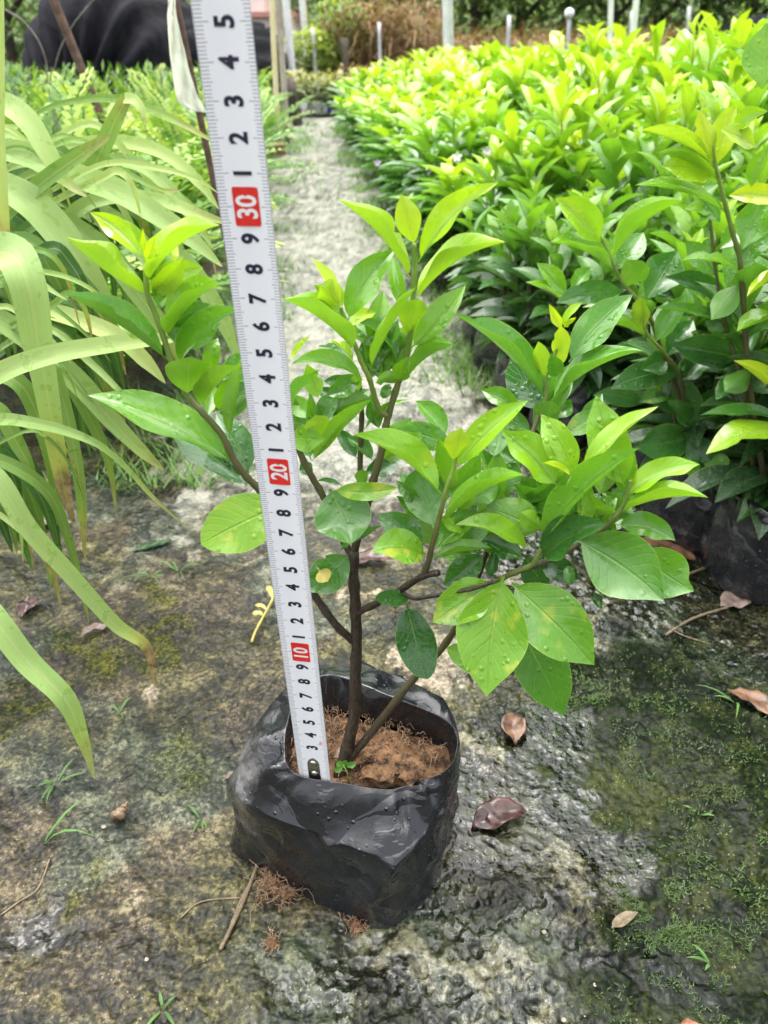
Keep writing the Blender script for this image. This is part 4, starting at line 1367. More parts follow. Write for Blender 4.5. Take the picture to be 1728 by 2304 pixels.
def gen_shrub(r, h, nsh):
    stems, leaves = [], []
    base = Vector((0, 0, .078))
    a0 = r.uniform(0, 6.28)
    for s in range(nsh):
        a = a0 + s * 2.4 + r.uniform(-.3, .3)
        rad = 0.012 + 0.055 * (s / max(1, nsh - 1)) ** .7 + r.uniform(-.008, .008)
        hh = h * r.uniform(.76, 1.0) if s else h
        tip = Vector((rad * math.cos(a), rad * math.sin(a), hh))
        fork = Vector((rad * .35 * math.cos(a), rad * .35 * math.sin(a), .078 + (hh - .078) * .12))
        midp = Vector((rad * .75 * math.cos(a), rad * .75 * math.sin(a), .078 + (hh - .078) * .62))
        pts = catmull([base, fork, midp, tip], 3)
        stems.append(pts)
        for kk in range(4):
            az = a + kk * 1.6 + r.uniform(-.4, .4)
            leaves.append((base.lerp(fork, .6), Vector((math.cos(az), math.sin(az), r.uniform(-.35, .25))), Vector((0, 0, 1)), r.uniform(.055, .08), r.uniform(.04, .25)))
        ax = (tip - midp).normalized()
        length = (tip - fork).length
        nn = max(4, int(length / 0.021))
        for k in range(nn + 1):
            f = k / nn
            q = fork.lerp(midp, f / .5) if f < .5 else midp.lerp(tip, (f - .5) / .5)
            for side in range(2):
                az = a + k * 1.75 + side * math.pi + r.uniform(-.35, .35)
                rd = Vector((math.cos(az), math.sin(az), 0))
                ang = math.radians(96 - 70 * f ** .8 + r.uniform(-10, 10))
                d = ax * math.cos(ang) + rd * math.sin(ang)
                ln = (0.074 - 0.020 * f) * r.uniform(.72, 1.15) if f < .93 else r.uniform(.020, .034)
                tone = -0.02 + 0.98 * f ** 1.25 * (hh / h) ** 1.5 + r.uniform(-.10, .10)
                leaves.append((q, d, ax, ln, min(1.0, max(0.02, tone))))
    return stems, leaves


def shrub_stem_mesh(stems):
    mb = MB()
    for p in stems:
        m = len(p)
        mb.tube(p, [.0026 - .0015 * i / (m - 1) for i in range(m)], n=5)
        mb.tone[-5 * m:] = [0.15 + 0.75 * (k // 5) / (m - 1) for k in range(5 * m)]
    return mb.mesh('stems', M_BARK, True, True)


RB = random.Random(91)


def fill_shrub(root, seed, h, nsh, shift=(0, 0), tmul=1.0):
    r = random.Random(seed)
    st, lv = gen_shrub(r, h, nsh)
    o = bpy.data.objects.new('stems', shrub_stem_mesh(st))
    o.location = (shift[0], shift[1], 0)
    link(o, root)
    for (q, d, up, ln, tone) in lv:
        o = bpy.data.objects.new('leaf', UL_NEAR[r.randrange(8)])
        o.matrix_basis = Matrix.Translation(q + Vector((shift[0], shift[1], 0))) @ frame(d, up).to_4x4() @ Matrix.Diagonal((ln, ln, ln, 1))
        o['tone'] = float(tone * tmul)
        link(o, root)


fill_shrub(SHA, 5, .25, 7, (-.005, .01), .75)
fill_shrub(SHB, 6, .34, 8, (.0, .01), .9)
FARVAR = []
for k in range(9):
    st, lv = gen_shrub(random.Random(300 + k), 0.36, 5 + k % 3)
    mb = MB()
    for (q, d, up, ln, tone) in lv:
        if RB.random() < .22:
            continue
        rows, uvs = UL_FAR[RB.randrange(8)]
        m = frame(d, up)
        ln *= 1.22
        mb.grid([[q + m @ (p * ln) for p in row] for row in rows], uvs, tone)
    FARVAR.append((mb.mesh('foliage', M_LEAF_FAR, True, True), shrub_stem_mesh(st)))


def bed_edge(Y):
    return .225 - .092 * (Y - .7)


NEARLAB = ['first shrub behind the sapling, at the path edge', 'shrub just behind the low bluish one, right of the path']
count_near = 0
ZONES = [('knee-high yellow-green shrub in the middle of the bed on the right', 1.9), ('yellow-green shrub in the far half of the bed on the right', 3.2), ('small yellow-green shrub at the far end of the bed on the right', 99)]
ORD = ['first', 'second', 'third', 'fourth', 'fifth', 'sixth', 'seventh', 'eighth']
Yr, j = .76, 0
n_shrub = 0
while Yr < 5.4:
    sp = .125 if Yr < 1.5 else (.15 if Yr < 2.4 else .20)
    k = 0
    x = bed_edge(Yr) + (.02 if Yr > .85 else .085)
    while x < .53 * Yr + .16:
        h = .27 + .155 * min(1, k * sp / .45) + RB.uniform(-.05, .045)
        if Yr > 2.4:
            h = min(h, .40)
        px, py = x + RB.uniform(-.02, .02), Yr + RB.uniform(-.025, .025)
        near = Yr < 1.22
        if near:
            lab = '%s bagged shrub from the path in the %s row behind the sapling' % (ORD[k], ORD[j])
        else:
            lab = next(t for t, lim in ZONES if Yr < lim)
        root = empty('bagged_shrub', (px, py, 0), lab, 'potted plant', SHRUBS)
        rot = RB.uniform(0, 6.28)
        if near:
            st, lv = gen_shrub(RB, h, 7)
            link(bpy.data.objects.new('stems', shrub_stem_mesh(st)), root)
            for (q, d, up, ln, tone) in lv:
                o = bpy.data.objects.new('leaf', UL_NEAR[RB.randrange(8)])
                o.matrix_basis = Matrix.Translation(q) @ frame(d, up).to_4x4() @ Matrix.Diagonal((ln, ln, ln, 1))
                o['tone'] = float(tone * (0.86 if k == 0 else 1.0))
                link(o, root)
            add_bag(root, RB.uniform(.80, .92), rot)
        else:
            fm, sm_ = FARVAR[RB.randrange(9)]
            tl = (RB.uniform(-.16, .16), RB.uniform(-.16, .16))
            wide = sp / .125 * (1.0 if Yr < 2.4 else .95)
            for nm, me in (('foliage', fm), ('stems', sm_)):
                o = bpy.data.objects.new(nm, me)
                o.rotation_euler = (tl[0], tl[1], rot)
                o.scale = (wide, wide, h / .36)
                if nm == 'foliage':
                    o['kind'] = 'stuff'
                    o['tone'] = RB.uniform(0.0, .16) + .12 * min(1.0, (Yr - 1.2) / 1.2)
                link(o, root)
            if k < 2:
                add_bag(root, .85, rot)
        n_shrub += 1
        k += 1
        x += sp
    Yr += sp * .98
    j += 1

# lilac and white flowers among the path-side shrubs
def flower(px, py, Y, r, mat, lab):
    p = atY(px, py, Y)
    root = empty('flower', p, lab, 'flower', 'small flowers at the bed edge')
    for k in range(5):
        a = k * 2 * math.pi / 5 + .3
        mb = MB()
        B, T = Vector((0, 0, 0)), Vector((math.cos(a) * r, -.35 * r, math.sin(a) * r))
        rows, uvs = leaf_rows(B, (B + T) * .5 + Vector((0, -.1 * r, 0)), T, r * .62, 90, 80, Vector((0, -1, .3)).normalized(), ns=6, na=2, blunt=1.0, pet=.02)
        mb.grid(rows, uvs)
        mb.build('petal', mat, root)
    mb = MB()
    mb.tube([Vector((0, .002, -.002)), Vector((0, .01, -.02)), Vector((.003, .015, -.05))], .0012, n=5)
    o = mb.build('flower_stalk', M_BARK, root)
    o['tone'] = 1.0


flower(849, 366, 2.35, .011, M_LILAC, 'small lilac flower low at the path edge of the bed')
flower(1096, 342, 1.55, .010, M_LILAC, 'lilac flower facing up among the shrub leaves')
flower(1028, 352, 1.6, .010, M_WHITEPETAL, 'upper white flower left of the lilac one in the bed')
flower(1008, 388, 1.6, .008, M_WHITEPETAL, 'small pinkish white flower below the other white one')

# ------------------------------------------------------------------ strap-leaved plants on the left
def ribbon(parent, org, pts, widths, tone, c=92, fold=22, dead=0.0, nsub=6, upmix=.35):
    P = catmull([atY(*p) - org for p in pts], nsub)
    Wn = []
    m = len(P)
    for i in range(m):
        t = i / (m - 1) * (len(widths) - 1)
        a = min(int(t), len(widths) - 2)
        Wn.append(widths[a] + (widths[a + 1] - widths[a]) * (t - a))
    rows, uvs = [], []
    for i, p in enumerate(P):
        D = (P[min(m - 1, i + 1)] - P[max(0, i - 1)]).normalized()
        v = (CAMV - org - p).normalized()
        n = (v + Vector((0, 0, upmix))).normalized()
        n = (n - D * n.dot(D)).normalized()
        r = D.cross(n)
        depth = (p + org - CAMV).dot(Vector((0, CP, -SP)))
        w = max(Wn[i] * .88, .6) * depth / F
        row = []
        for q in (-1, -.5, 0, .5, 1):
            th = math.radians(90 - c)
            s2 = r * math.cos(th) + n * math.sin(th)
            n2 = -r * math.sin(th) + n * math.cos(th)
            row.append(p + s2 * (q * w / 2 * math.cos(math.radians(fold))) + n2 * (abs(q) * w / 2 * math.sin(math.radians(fold))))
        rows.append(row)
        uvs.append([(.5 + q / 2, i / (m - 1)) for q in (-1, -.5, 0, .5, 1)])
    mb = MB()
    mb.grid(rows, uvs)
    o = mb.build('strap_leaf', M_STRAP, parent)
    o['tone'] = float(tone)
    o['dead'] = float(dead)
    return o


STRAP = 'strap-leaved plants along the left edge'
ST1 = empty('strap_leaf_plant', atZ(-150, 1300, 0), 'nearest strap-leaved plant, its long leaves drooping onto the ground at left', 'plant', STRAP)
ST2 = empty('strap_leaf_plant', atZ(-60, 1010, 0), 'strap-leaved plant with broad pale hanging leaves, left of the small shoot', 'plant', STRAP)
ST3 = empty('strap_leaf_plant', atZ(60, 850, 0), 'strap-leaved plant behind, arching pale leaves and one upright green blade', 'plant', STRAP)
for par, pts, wd, tone, c, dead in [
    (ST2, [(-160, 700, .46), (-60, 590, .44), (22, 573, .43), (62, 640, .42), (86, 775, .42), (106, 884, .42), (124, 992, .425), (145, 1101, .43), (166, 1175, .435)], [60, 90, 98, 80, 60, 48, 34, 4], .66, 92, .9),
    (ST1, [(-160, 960, .40), (-20, 852, .395), (108, 801, .395), (253, 775, .40), (362, 763, .405), (440, 757, .41)], [40, 50, 48, 42, 30, 3], .74, 96, 0),
    (ST1, [(-140, 980, .42), (-10, 945, .41), (100, 958, .405), (181, 982, .405), (235, 1010, .41), (289, 1058, .415), (344, 1119, .42), (427, 1194, .43)], [30, 32, 28, 22, 16, 13, 10, 1], .56, 92, 0),
    (ST2, [(-40, 700, .47), (60, 760, .47), (181, 866, .47), (253, 949, .475), (325, 1021, .48), (368, 1057, .485)], [50, 58, 56, 44, 28, 4], .58, 92, 0),
    (ST2, [(40, 720, .48), (141, 833, .48), (192, 920, .48), (231, 1003, .485), (250, 1065, .49), (262, 1157, .495)], [50, 44, 34, 24, 14, 2], .46, 92, 0),
    (ST2, [(30, 690, .50), (116, 702, .50), (253, 752, .50), (326, 812, .505), (372, 862, .51)], [30, 44, 44, 36, 2], .86, 90, 0),
    (ST1, [(-120, 1010, .38), (-10, 1075, .375), (62, 1187, .375), (156, 1292, .385), (260, 1406, .40), (330, 1458, .41), (350, 1545, .425)], [30, 50, 46, 40, 34, 24, 4], .70, 92, 1.0),
    (ST1, [(-120, 1260, .35), (-15, 1390, .335), (62, 1490, .33), (146, 1573, .327), (185, 1660, .33), (213, 1752, .334)], [50, 62, 58, 50, 30, 1], .62, 92, 0),
    (ST2, [(120, 830, .46), (150, 930, .46), (176, 1060, .46), (185, 1150, .465), (192, 1262, .47)], [34, 32, 28, 22, 2], .50, 92, .6),
    (ST1, [(-100, 1030, .39), (-10, 1070, .385), (30, 1130, .38), (45, 1180, .38), (52, 1265, .385)], [20, 22, 18, 12, 1], .62, 92, 0),
    (ST1, [(-80, 1010, .43), (30, 1050, .43), (110, 1110, .435), (150, 1200, .44), (185, 1330, .45), (200, 1400, .455)], [30, 34, 30, 22, 12, 1], .44, 92, 0),
    (ST3, [(-60, 600, .56), (5, 490, .55), (60, 440, .545), (130, 385, .54), (195, 340, .535), (246, 306, .53)], [40, 42, 42, 38, 32, 12], .40, 92, .25),
    (ST3, [(150, 520, .60), (205, 392, .60), (250, 292, .60), (283, 224, .60)], [46, 44, 40, 28], .46, 92, 0),
    (ST3, [(281, 222, .60), (303, 226, .597), (320, 248, .595), (327, 282, .593)], [26, 26, 18, 1], .80, 92, 0),
    (ST3, [(10, 330, .62), (90, 252, .62), (198, 224, .615), (286, 229, .61), (390, 270, .60), (480, 318, .59)], [8, 10, 18, 22, 20, 6], .42, 92, 0),
    (ST3, [(-60, 250, .56), (0, 232, .56), (62, 272, .555), (110, 350, .55), (150, 410, .55), (196, 442, .545)], [40, 54, 56, 46, 28, 8], .74, 92, 0),
    (ST3, [(-60, 330, .57), (60, 350, .565), (150, 392, .56), (250, 425, .56), (330, 470, .555), (420, 530, .555), (500, 600, .555)], [40, 60, 62, 60, 54, 46, 2], .70, 92, 0),
    (ST3, [(150, 330, .64), (255, 318, .64), (365, 344, .635), (443, 406, .63), (492, 470, .63)], [26, 32, 32, 28, 2], .78, 92, 0),
    (ST3, [(170, 380, .63), (260, 362, .63), (338, 385, .625), (417, 470, .62), (480, 560, .62)], [26, 32, 34, 30, 2], .68, 92, 0),
    (ST3, [(130, 540, .58), (177, 472, .578), (260, 443, .575), (364, 453, .575), (440, 480, .57), (505, 500, .57)], [30, 36, 36, 34, 28, 10], .72, 92, 0),
    (ST3, [(3, -60, .50), (4, 140, .50), (4, 300, .50), (8, 450, .50), (12, 560, .50)], [12, 14, 15, 24, 26], .80, 92, .5),
    (ST3, [(-40, 400, .54), (60, 450, .54), (130, 520, .54), (180, 590, .54), (230, 680, .545), (260, 780, .55)], [60, 80, 80, 70, 50, 2], .70, 92, 0),
    (ST3, [(60, 470, .57), (150, 505, .565), (240, 570, .565), (310, 660, .565), (380, 760, .57), (410, 830, .575)], [44, 54, 54, 48, 34, 2], .56, 92, 0),
    (ST3, [(140, 440, .60), (250, 500, .595), (340, 580, .595), (420, 680, .595), (470, 770, .60)], [54, 60, 56, 48, 2], .66, 92, 0),
    (ST3, [(220, 450, .62), (330, 520, .615), (430, 610, .61), (500, 720, .61), (540, 820, .615)], [40, 50, 50, 40, 2], .60, 92, 0),
    (ST2, [(-60, 640, .44), (40, 600, .44), (70, 620, .435), (110, 650, .43), (152, 676, .428)], [20, 22, 20, 14, 1], .78, 92, 0),
    (ST3, [(-50, 300, .59), (20, 300, .59), (60, 325, .59), (64, 330, .59)], [20, 26, 12, 1], .72, 92, 0),
    (ST3, [(-60, 560, .52), (60, 545, .52), (110, 600, .52), (150, 680, .525), (170, 760, .53)], [40, 46, 40, 30, 8], .34, 92, 0),
    (ST2, [(-60, 830, .45), (40, 860, .45), (90, 950, .455), (120, 1060, .46), (130, 1180, .465)], [40, 44, 40, 30, 6], .40, 92, 0),
    (ST2, [(-60, 900, .44), (0, 930, .44), (40, 1000, .44), (70, 1060, .44), (78, 1120, .445)], [40, 44, 36, 20, 2], .46, 92, .4),
]:
    ribbon(par, Vector(par.location), pts, [w * 1.12 for w in wd], min(1.0, tone + .10), c, dead=dead if dead else (.28 if len(wd) % 2 == 0 else 0))
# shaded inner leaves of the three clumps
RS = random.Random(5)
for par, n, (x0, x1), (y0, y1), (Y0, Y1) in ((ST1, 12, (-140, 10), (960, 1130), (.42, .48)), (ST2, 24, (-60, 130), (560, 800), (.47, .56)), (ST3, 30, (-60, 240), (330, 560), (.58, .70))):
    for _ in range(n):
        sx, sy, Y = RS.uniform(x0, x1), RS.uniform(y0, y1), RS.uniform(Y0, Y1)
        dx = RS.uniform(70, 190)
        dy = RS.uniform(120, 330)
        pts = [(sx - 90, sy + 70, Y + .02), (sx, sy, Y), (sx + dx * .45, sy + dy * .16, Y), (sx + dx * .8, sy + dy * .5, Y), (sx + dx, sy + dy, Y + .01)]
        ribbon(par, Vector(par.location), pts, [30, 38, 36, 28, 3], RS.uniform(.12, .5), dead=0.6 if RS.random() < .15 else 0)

for par, n, (x0, x1), (y0, y1), (Y0, Y1) in ((ST1, 5, (-120, 20), (960, 1130), (.40, .44)), (ST2, 9, (-60, 150), (600, 840), (.45, .50)), (ST3, 14, (-40, 300), (260, 520), (.54, .66))):
    for _ in range(n):
        sx, sy, Y = RS.uniform(x0, x1), RS.uniform(y0, y1), RS.uniform(Y0, Y1)
        dx, dy = RS.uniform(90, 260), RS.uniform(60, 280)
        k_ = RS.uniform(-80, 60)
        pts = [(sx - 120, sy + 60, Y + .02), (sx, sy, Y), (sx + dx * .45, sy + dy * .12 + k_, Y), (sx + dx * .8, sy + dy * .5 + k_, Y), (sx + dx, sy + dy, Y + .01)]
        w_ = RS.uniform(10, 24)
        ribbon(par, Vector(par.location), pts, [w_ * .8, w_, w_, w_ * .7, 1], RS.uniform(.45, .95), dead=0.7 if RS.random() < .2 else 0)

# ------------------------------------------------------------------ fern bed further left
def frond_mesh(k):
    r = random.Random(70 + k)
    L, rise, sag = 1.0, r.uniform(1.3, 1.9), r.uniform(.8, 1.35)
    mb = MB()
    pts = []
    for i in range(13):
        s = i / 12
        pts.append(Vector((.10 * r.uniform(-1, 1) * s * s, s * .80, rise * s * .60 - sag * s * s * .55)))
    mb.tube(pts, [.008 * (1 - .7 * i / 12) for i in range(13)], n=3, tone=.35, cap=False)
    n = 34
    for i in range(2, n):
        s = i / n
        t = s * 12
        a = min(int(t), 11)
        p = pts[a].lerp(pts[a + 1], t - a)
        D = (pts[a + 1] - pts[a]).normalized()
        w = .13 * min(1, s * 5) * (1 - s) ** .55 + .012
        up = Vector((1, 0, 0)).cross(D)
        for sd in (-1, 1):
            d = Vector((sd, 0, 0)) * .93 + D * .3 + up * r.uniform(-.1, .25)
            d.normalize()
            wd = D * (.016 + .004 * (1 - s))
            tn = .30 + .5 * s + r.uniform(-.12, .12)
            mb.face([p, p + d * w * .55 - wd, p + d * w, p + d * w * .5 + wd], tn)
    return mb.mesh('frond', M_FERN, False, True)


FRONDS = [frond_mesh(k) for k in range(5)]
RF = random.Random(33)
FERNS = 'ferns in the bed on the left'


def left_edge(Y):
    return -.27 - .073 * (Y - .8)


nfern, frow = 0, 0
Yr = .92
while Yr < 4.3:
    sp = .20 if Yr < 1.6 else (.26 if Yr < 3.2 else .34)
    x = left_edge(Yr) - .09
    fk = 0
    while x > -.56 * Yr - .12:
        front = Yr < 1.15
        root = empty('fern', (x + RF.uniform(-.04, .04), Yr + RF.uniform(-.05, .05), .05), '%s feathery fern from the path in the front row behind the strap leaves' % ORD[fk % 8] if Yr < 1.0 else '%s light green fern from the path in the %s fern row of the left bed' % (ORD[fk % 8], ORD[min(7, frow)]) if Yr < 2.0 else 'fern at the back of the left bed before the black nets', 'fern', FERNS)
        for k in range(15 if Yr < 1.8 else 11):
            o = bpy.data.objects.new('frond', FRONDS[RF.randrange(5)])
            a = k * 2.4 + RF.uniform(-.4, .4)
            L = RF.uniform(.26, .38)
            tilt = RF.uniform(-.1, .75)
            o.matrix_basis = Matrix.Rotation(a, 4, 'Z') @ Matrix.Rotation(tilt, 4, 'X') @ Matrix.Diagonal((L, L, L, 1))
            o['tone'] = RF.uniform(-.12, .30)
            link(o, root)
        nfern += 1
        fk += 1
        x -= sp
    Yr += sp
    frow += 1
# low ground cover between and behind the ferns, beyond counting
mb = MB()
for _ in range(9000):
    Y = RF.uniform(3.2, 6.2)
    x = RF.uniform(-.58 * Y - .3, left_edge(Y) - .02)
    z = RF.uniform(.02, .33) * (1 if x < left_edge(Y) - .15 else .5)
    a = RF.uniform(0, 6.28)
    l, w = RF.uniform(.04, .09), RF.uniform(.003, .007)
    d = Vector((math.cos(a) * .6, math.sin(a) * .6, RF.uniform(.1, .9))).normalized()
    s = Vector((-math.sin(a), math.cos(a), 0)) * w
    p = Vector((x, Y, z))
    mb.face([p - s * .3, p + d * l * .5 - s, p + d * l, p + d * l * .5 + s], RF.uniform(.05, .9))
o = mb.build('ground_cover', M_FERN, None, False, True)
tag(o, 'mass of low fern leaves filling the back of the left bed', 'ground cover', kind='stuff')


# ------------------------------------------------------------------ grass
def tuft(px, py, n, hgt, lab, spread=.6, mat=M_GRASS, tone=.22, lean=None):
    p = atZ(px, py, 0)
    p.z = gz(p.x, p.y) - .001
    root = empty('grass_tuft', p, lab, 'grass', 'small grass tufts on the wet ground')
    r = random.Random(int(px * 7 + py))
    for k in range(n):
        a = lean + r.uniform(-.7, .7) if lean is not None else r.uniform(0, 6.28)
        L = hgt * r.uniform(.7, 1.6)
        up = r.uniform(.35, .9)
        pts = [Vector((0, 0, 0)) + Vector((math.cos(a) * L * spread * t, math.sin(a) * L * spread * t, L * (up * t - .75 * up * t * t))) for t in (0, .25, .5, .75, 1)]
        mb = MB()
        sd = Vector((-math.sin(a), math.cos(a), 0))
        w = [.0004, .0008, .0009, .0006, .0001]
        mb.grid([[q - sd * w_, q + Vector((0, 0, -.0004)), q + sd * w_] for q, w_ in zip(pts, w)])
        o = mb.build('blade', mat, root)
        o['tone'] = tone + r.uniform(-.15, .25)


TUFTS = [(125, 1755, 7, .022, 'feathery grass tuft just left of the hanging leaf tip'), (268, 1600, 4, .016, 'thin grass tuft right of the drooping strap leaves'), (450, 1835, 5, .016, 'grass sprig on the ground close to the left of the bag'),
         (95, 1895, 3, .040, 'long curved grass blade lying on the ground at left'), (365, 2265, 4, .018, 'grass blades at the bottom edge of the path'), (340, 1290, 7, .03, 'grass tuft beneath the arching strap leaves'), (400, 1275, 6, .03, 'thin grass beside the strap leaf tips, left of the tape'),
         (1660, 1570, 3, .035, 'bent grass stalk on the dark moss at the right edge'), (1575, 1830, 2, .012, 'single small green blade on the moss'), (1600, 2160, 4, .014, 'grass sprig in the puddle at lower right'), (640, 720, 8, .05, 'grass blade standing beside the tape on the pale path'), (1145, 700, 9, .05, 'grass tuft on the dark ground beside the bed'),
         (1170, 620, 8, .05, 'grass tuft in front of the bed edge')]
for t in TUFTS:
    tuft(*t)
mb = MB()
RGs = random.Random(12)
for _ in range(15000):
    u = RGs.random()
    Y = .75 + 5.0 * RGs.random() ** 1.5
    if u < .52:
        x = left_edge(Y) + RGs.gauss(.0, .05 + .01 * Y)
    else:
        x = bed_edge(Y) - .05 + RGs.gauss(.0, .05)
    if Y < 1.0 and RGs.random() < .5:
        continue
    if mnoise.noise(Vector((x * 6, Y * 4, 3))) < -.05:
        continue
    a = RGs.uniform(0, 6.28)
    l = RGs.uniform(.015, .05)
    w = RGs.uniform(.0007, .0014) * (1 + .5 * Y)
    d = Vector((math.cos(a) * .7, math.sin(a) * .7, RGs.uniform(.3, 1.0))).normalized()
    s = Vector((-math.sin(a), math.cos(a), 0)) * w
    p = Vector((x, Y, -.004))
    mb.face([p - s, p + s, p + d * l], RGs.uniform(.3, 1.0))
o = mb.build('path_grass', M_GRASS, None, False, True)
tag(o, 'short grass and weeds along both edges of the path', 'grass', kind='stuff')
# moss on the damp right-hand ground
mb = MB()
for _ in range(16000):
    bpx, bpy_, br, ba = RGs.choice(BLOBS_MOSS[:6] + BLOBS_MOSS[8:9] + BLOBS_MOSS[11:12])
    p = atZ(bpx, bpy_, 0)
    x, y = p.x + RGs.gauss(0, br * .55), p.y + RGs.gauss(0, br * .55)
    if mnoise.noise(Vector((x * 55, y * 55, 1))) < .0:
        continue
    a = RGs.uniform(0, 6.28)
    l = RGs.uniform(.0015, .0042)
    d = Vector((math.cos(a), math.sin(a), RGs.uniform(.2, 1.0))).normalized()
    s = Vector((-math.sin(a), math.cos(a), 0)) * .0006
    q = Vector((x, y, gz(x, y) - .0005))
    mb.face([q - s, q + s, q + d * l], RGs.uniform(0, .8))
o = mb.build('moss', M_MOSS, None, False, True)
tag(o, 'dark green moss tufts on the wet ground at right', 'moss', kind='stuff')


# ------------------------------------------------------------------ litter on the ground
def fallen(name, px, py, L, W, rot, mat, lab, cat='leaf', cup=.35, seed=1, lift=.002):
    p = atZ(px, py, 0)
    p.z = gz(p.x, p.y) + lift
    r = random.Random(seed)
    rows, uvs = leaf_rows(Vector((-L / 2, 0, 0)), Vector((0, L * .05, L * .10 * cup)), Vector((L / 2, 0, L * .08 * r.uniform(-.5, 1))), W, 90, 90 - 26 * cup, Vector((0, 0, 1)), ns=14, na=4, curl=r.uniform(-30, 30) * cup, wave=.10 * cup, ph=r.uniform(0, 6))
    m = Matrix.Rotation(rot, 3, 'Z')
    rows = [[m @ q + Vector((0, 0, .0025 * mnoise.noise(q * 160 + Vector((seed, 0, 0))))) for q in row] for row in rows]
    zmin = min(q.z for row in rows for q in row)
    mb = MB()
    mb.grid([[q - Vector((0, 0, zmin)) for q in row] for row in rows], uvs)
    o = mb.build(name, mat)
    o.location = p
    o.rotation_euler = (0, 0, 0)
    so = o.modifiers.new('thick', 'SOLIDIFY')
    so.thickness = .0004
    tag(o, lab, cat, 'fallen leaves on the ground')
    return o


fallen('fallen_leaf', 1125, 1838, .040, .021, .35, M_REDLEAF, 'wet maroon dead leaf on the ground right of the bag', cup=.8, seed=3)
fallen('fallen_leaf', 1160, 1632, .030, .019, 1.45, M_BROWNLEAF, 'tan brown dead leaf behind the bag, under the hanging leaves', cup=.6, seed=4)
fallen('fallen_leaf', 1705, 1590, .050, .018, -.95, M_BROWNLEAF, 'reddish brown dead leaf on the moss at the right edge', cup=.8, seed=5)
fallen('fallen_leaf', 830, 1262, .050, .022, .1, M_REDLEAF, 'purple brown curled dead leaf behind the trunk', cup=1.0, seed=6)
fallen('fallen_leaf', 1500, 1232, .060, .034, -.7, M_BROWNLEAF, 'large reddish dead leaf beside the grey-black bag', cup=.4, seed=7)
fallen('fallen_leaf', 1660, 1350, .036, .022, .3, M_GREYLEAF, 'pale grey dead leaf in front of the right-hand bags', cup=.5, seed=8)
fallen('fallen_leaf', 70, 1370, .028, .018, 1.3, M_REDLEAF, 'dark curled dead leaf on the ground at the left edge', cup=1.0, seed=9)
fallen('fallen_leaf', 215, 1425, .026, .010, .5, M_GREYLEAF, 'shrivelled grey leaf under the drooping strap leaves', cup=1.0, seed=10)
fallen('fallen_leaf', 115, 1180, .04, .018, .2, M_GREYLEAF, 'brown dead leaf in the shade of the strap leaves', cup=.8, seed=11)
fallen('fallen_leaf', 340, 1225, .040, .010, .5, M_STRAP, 'pale narrow leaf lying left of the tape among grass', cup=.3, seed=12)
fallen('fallen_leaf', 1230, 745, .07, .03, .2, M_REDLEAF, 'purple brown dead leaf at the foot of the bed edge', cup=.8, seed=13)
fallen('fallen_leaf', 1330, 860, .06, .03, .7, M_YELLEAF, 'yellow dead leaf beneath the shrubs at right', cup=.5, seed=14)
fallen('fallen_leaf', 1060, 688, .05, .03, .2, M_BRICK, 'small orange brown leaf on the path by the grass', cup=.4, seed=15)
fallen('fallen_leaf', 1405, 2075, .020, .007, .5, M_STRAW, 'flat straw coloured chip on the pale gravel at lower right', 'chip', cup=.2, seed=16)
fallen('fallen_leaf', 525, 1745, .012, .008, .3, M_GREYLEAF, 'dark crumbled leaf bit beside the bag on the left', cup=.8, seed=17)

# yellow leafy twig left of the tape
p = atZ(585, 1390, 0)
p.z = gz(p.x, p.y) + .002
YT = empty('yellow_twig', p, 'yellowed leafy twig lying on the ground left of the tape', 'twig')
mb = MB()
tw = [atZ(566, 1445, .003) - p, atZ(575, 1420, .004) - p, atZ(592, 1388, .005) - p, atZ(612, 1350, .005) - p, atZ(620, 1325, .004) - p]
mb.tube(catmull(tw, 3), .0011, n=6)
mb.build('twig_stem', M_YELLEAF, YT)
for bx, by, tx, ty, w in ((594, 1386, 566, 1382, 24), (600, 1372, 572, 1362, 20), (612, 1345, 602, 1318, 22)):
    B, T = atZ(bx, by, .005) - p, atZ(tx, ty, .006) - p
    rows, uvs = leaf_rows(B, (B + T) / 2 + Vector((0, 0, .002)), T, w / F * .47, 90, 75, Vector((0, 0, 1)), ns=8, na=3, wave=.12)
    mb = MB()
    mb.grid(rows, uvs)
    mb.build('leaf', M_YELLEAF, YT)

# shed yellow bud lying on a leaf by the tape
pb = atY(728, 1292, .2945)
SB = empty('shed_bud', pb, 'tiny yellow shed leaf lying on the green leaf beside the tape', 'leaf')
B, T = atY(711, 1274, .2955) - pb, atY(738, 1308, .290) - pb
rows, uvs = leaf_rows(B, (B + T) / 2, T, .0085, 90, 70, (CAMV - pb).normalized(), ns=10, na=3, blunt=1.0, pet=.3)
mb = MB()
mb.grid(rows, uvs)
mb.build('blade', M_YELLEAF, SB)

# seedling on the soil
ps = atZ(785, 1752, .084)
SD = empty('seedling', ps, 'tiny pale green seedling at the bag rim beside the trunk', 'seedling')
mb = MB()
mb.tube([Vector((0, 0, -.004)), Vector((-.001, 0, .006)), Vector((-.003, 0, .011))], .0004, n=5)
o = mb.build('stalk', M_BARK, SD)
o['tone'] = 1.0
for dx, dz, L in ((-.0065, .013, .006), (.004, .012, .005), (-.001, .0155, .004), (-.0075, .0065, .005)):
    B = Vector((-.002, 0, .009))
    T = Vector((dx, -.001, dz))
    rows, uvs = leaf_rows(B, (B + T) / 2 + Vector((0, 0, .0008)), T, .0036, 90, 75, Vector((0, -.8, .6)), ns=6, na=2, blunt=1.0, pet=.25)
    mb = MB()
    mb.grid(rows, uvs)
    o = mb.build('leaf', M_LEAF, SD)
    o['tone'] = .4

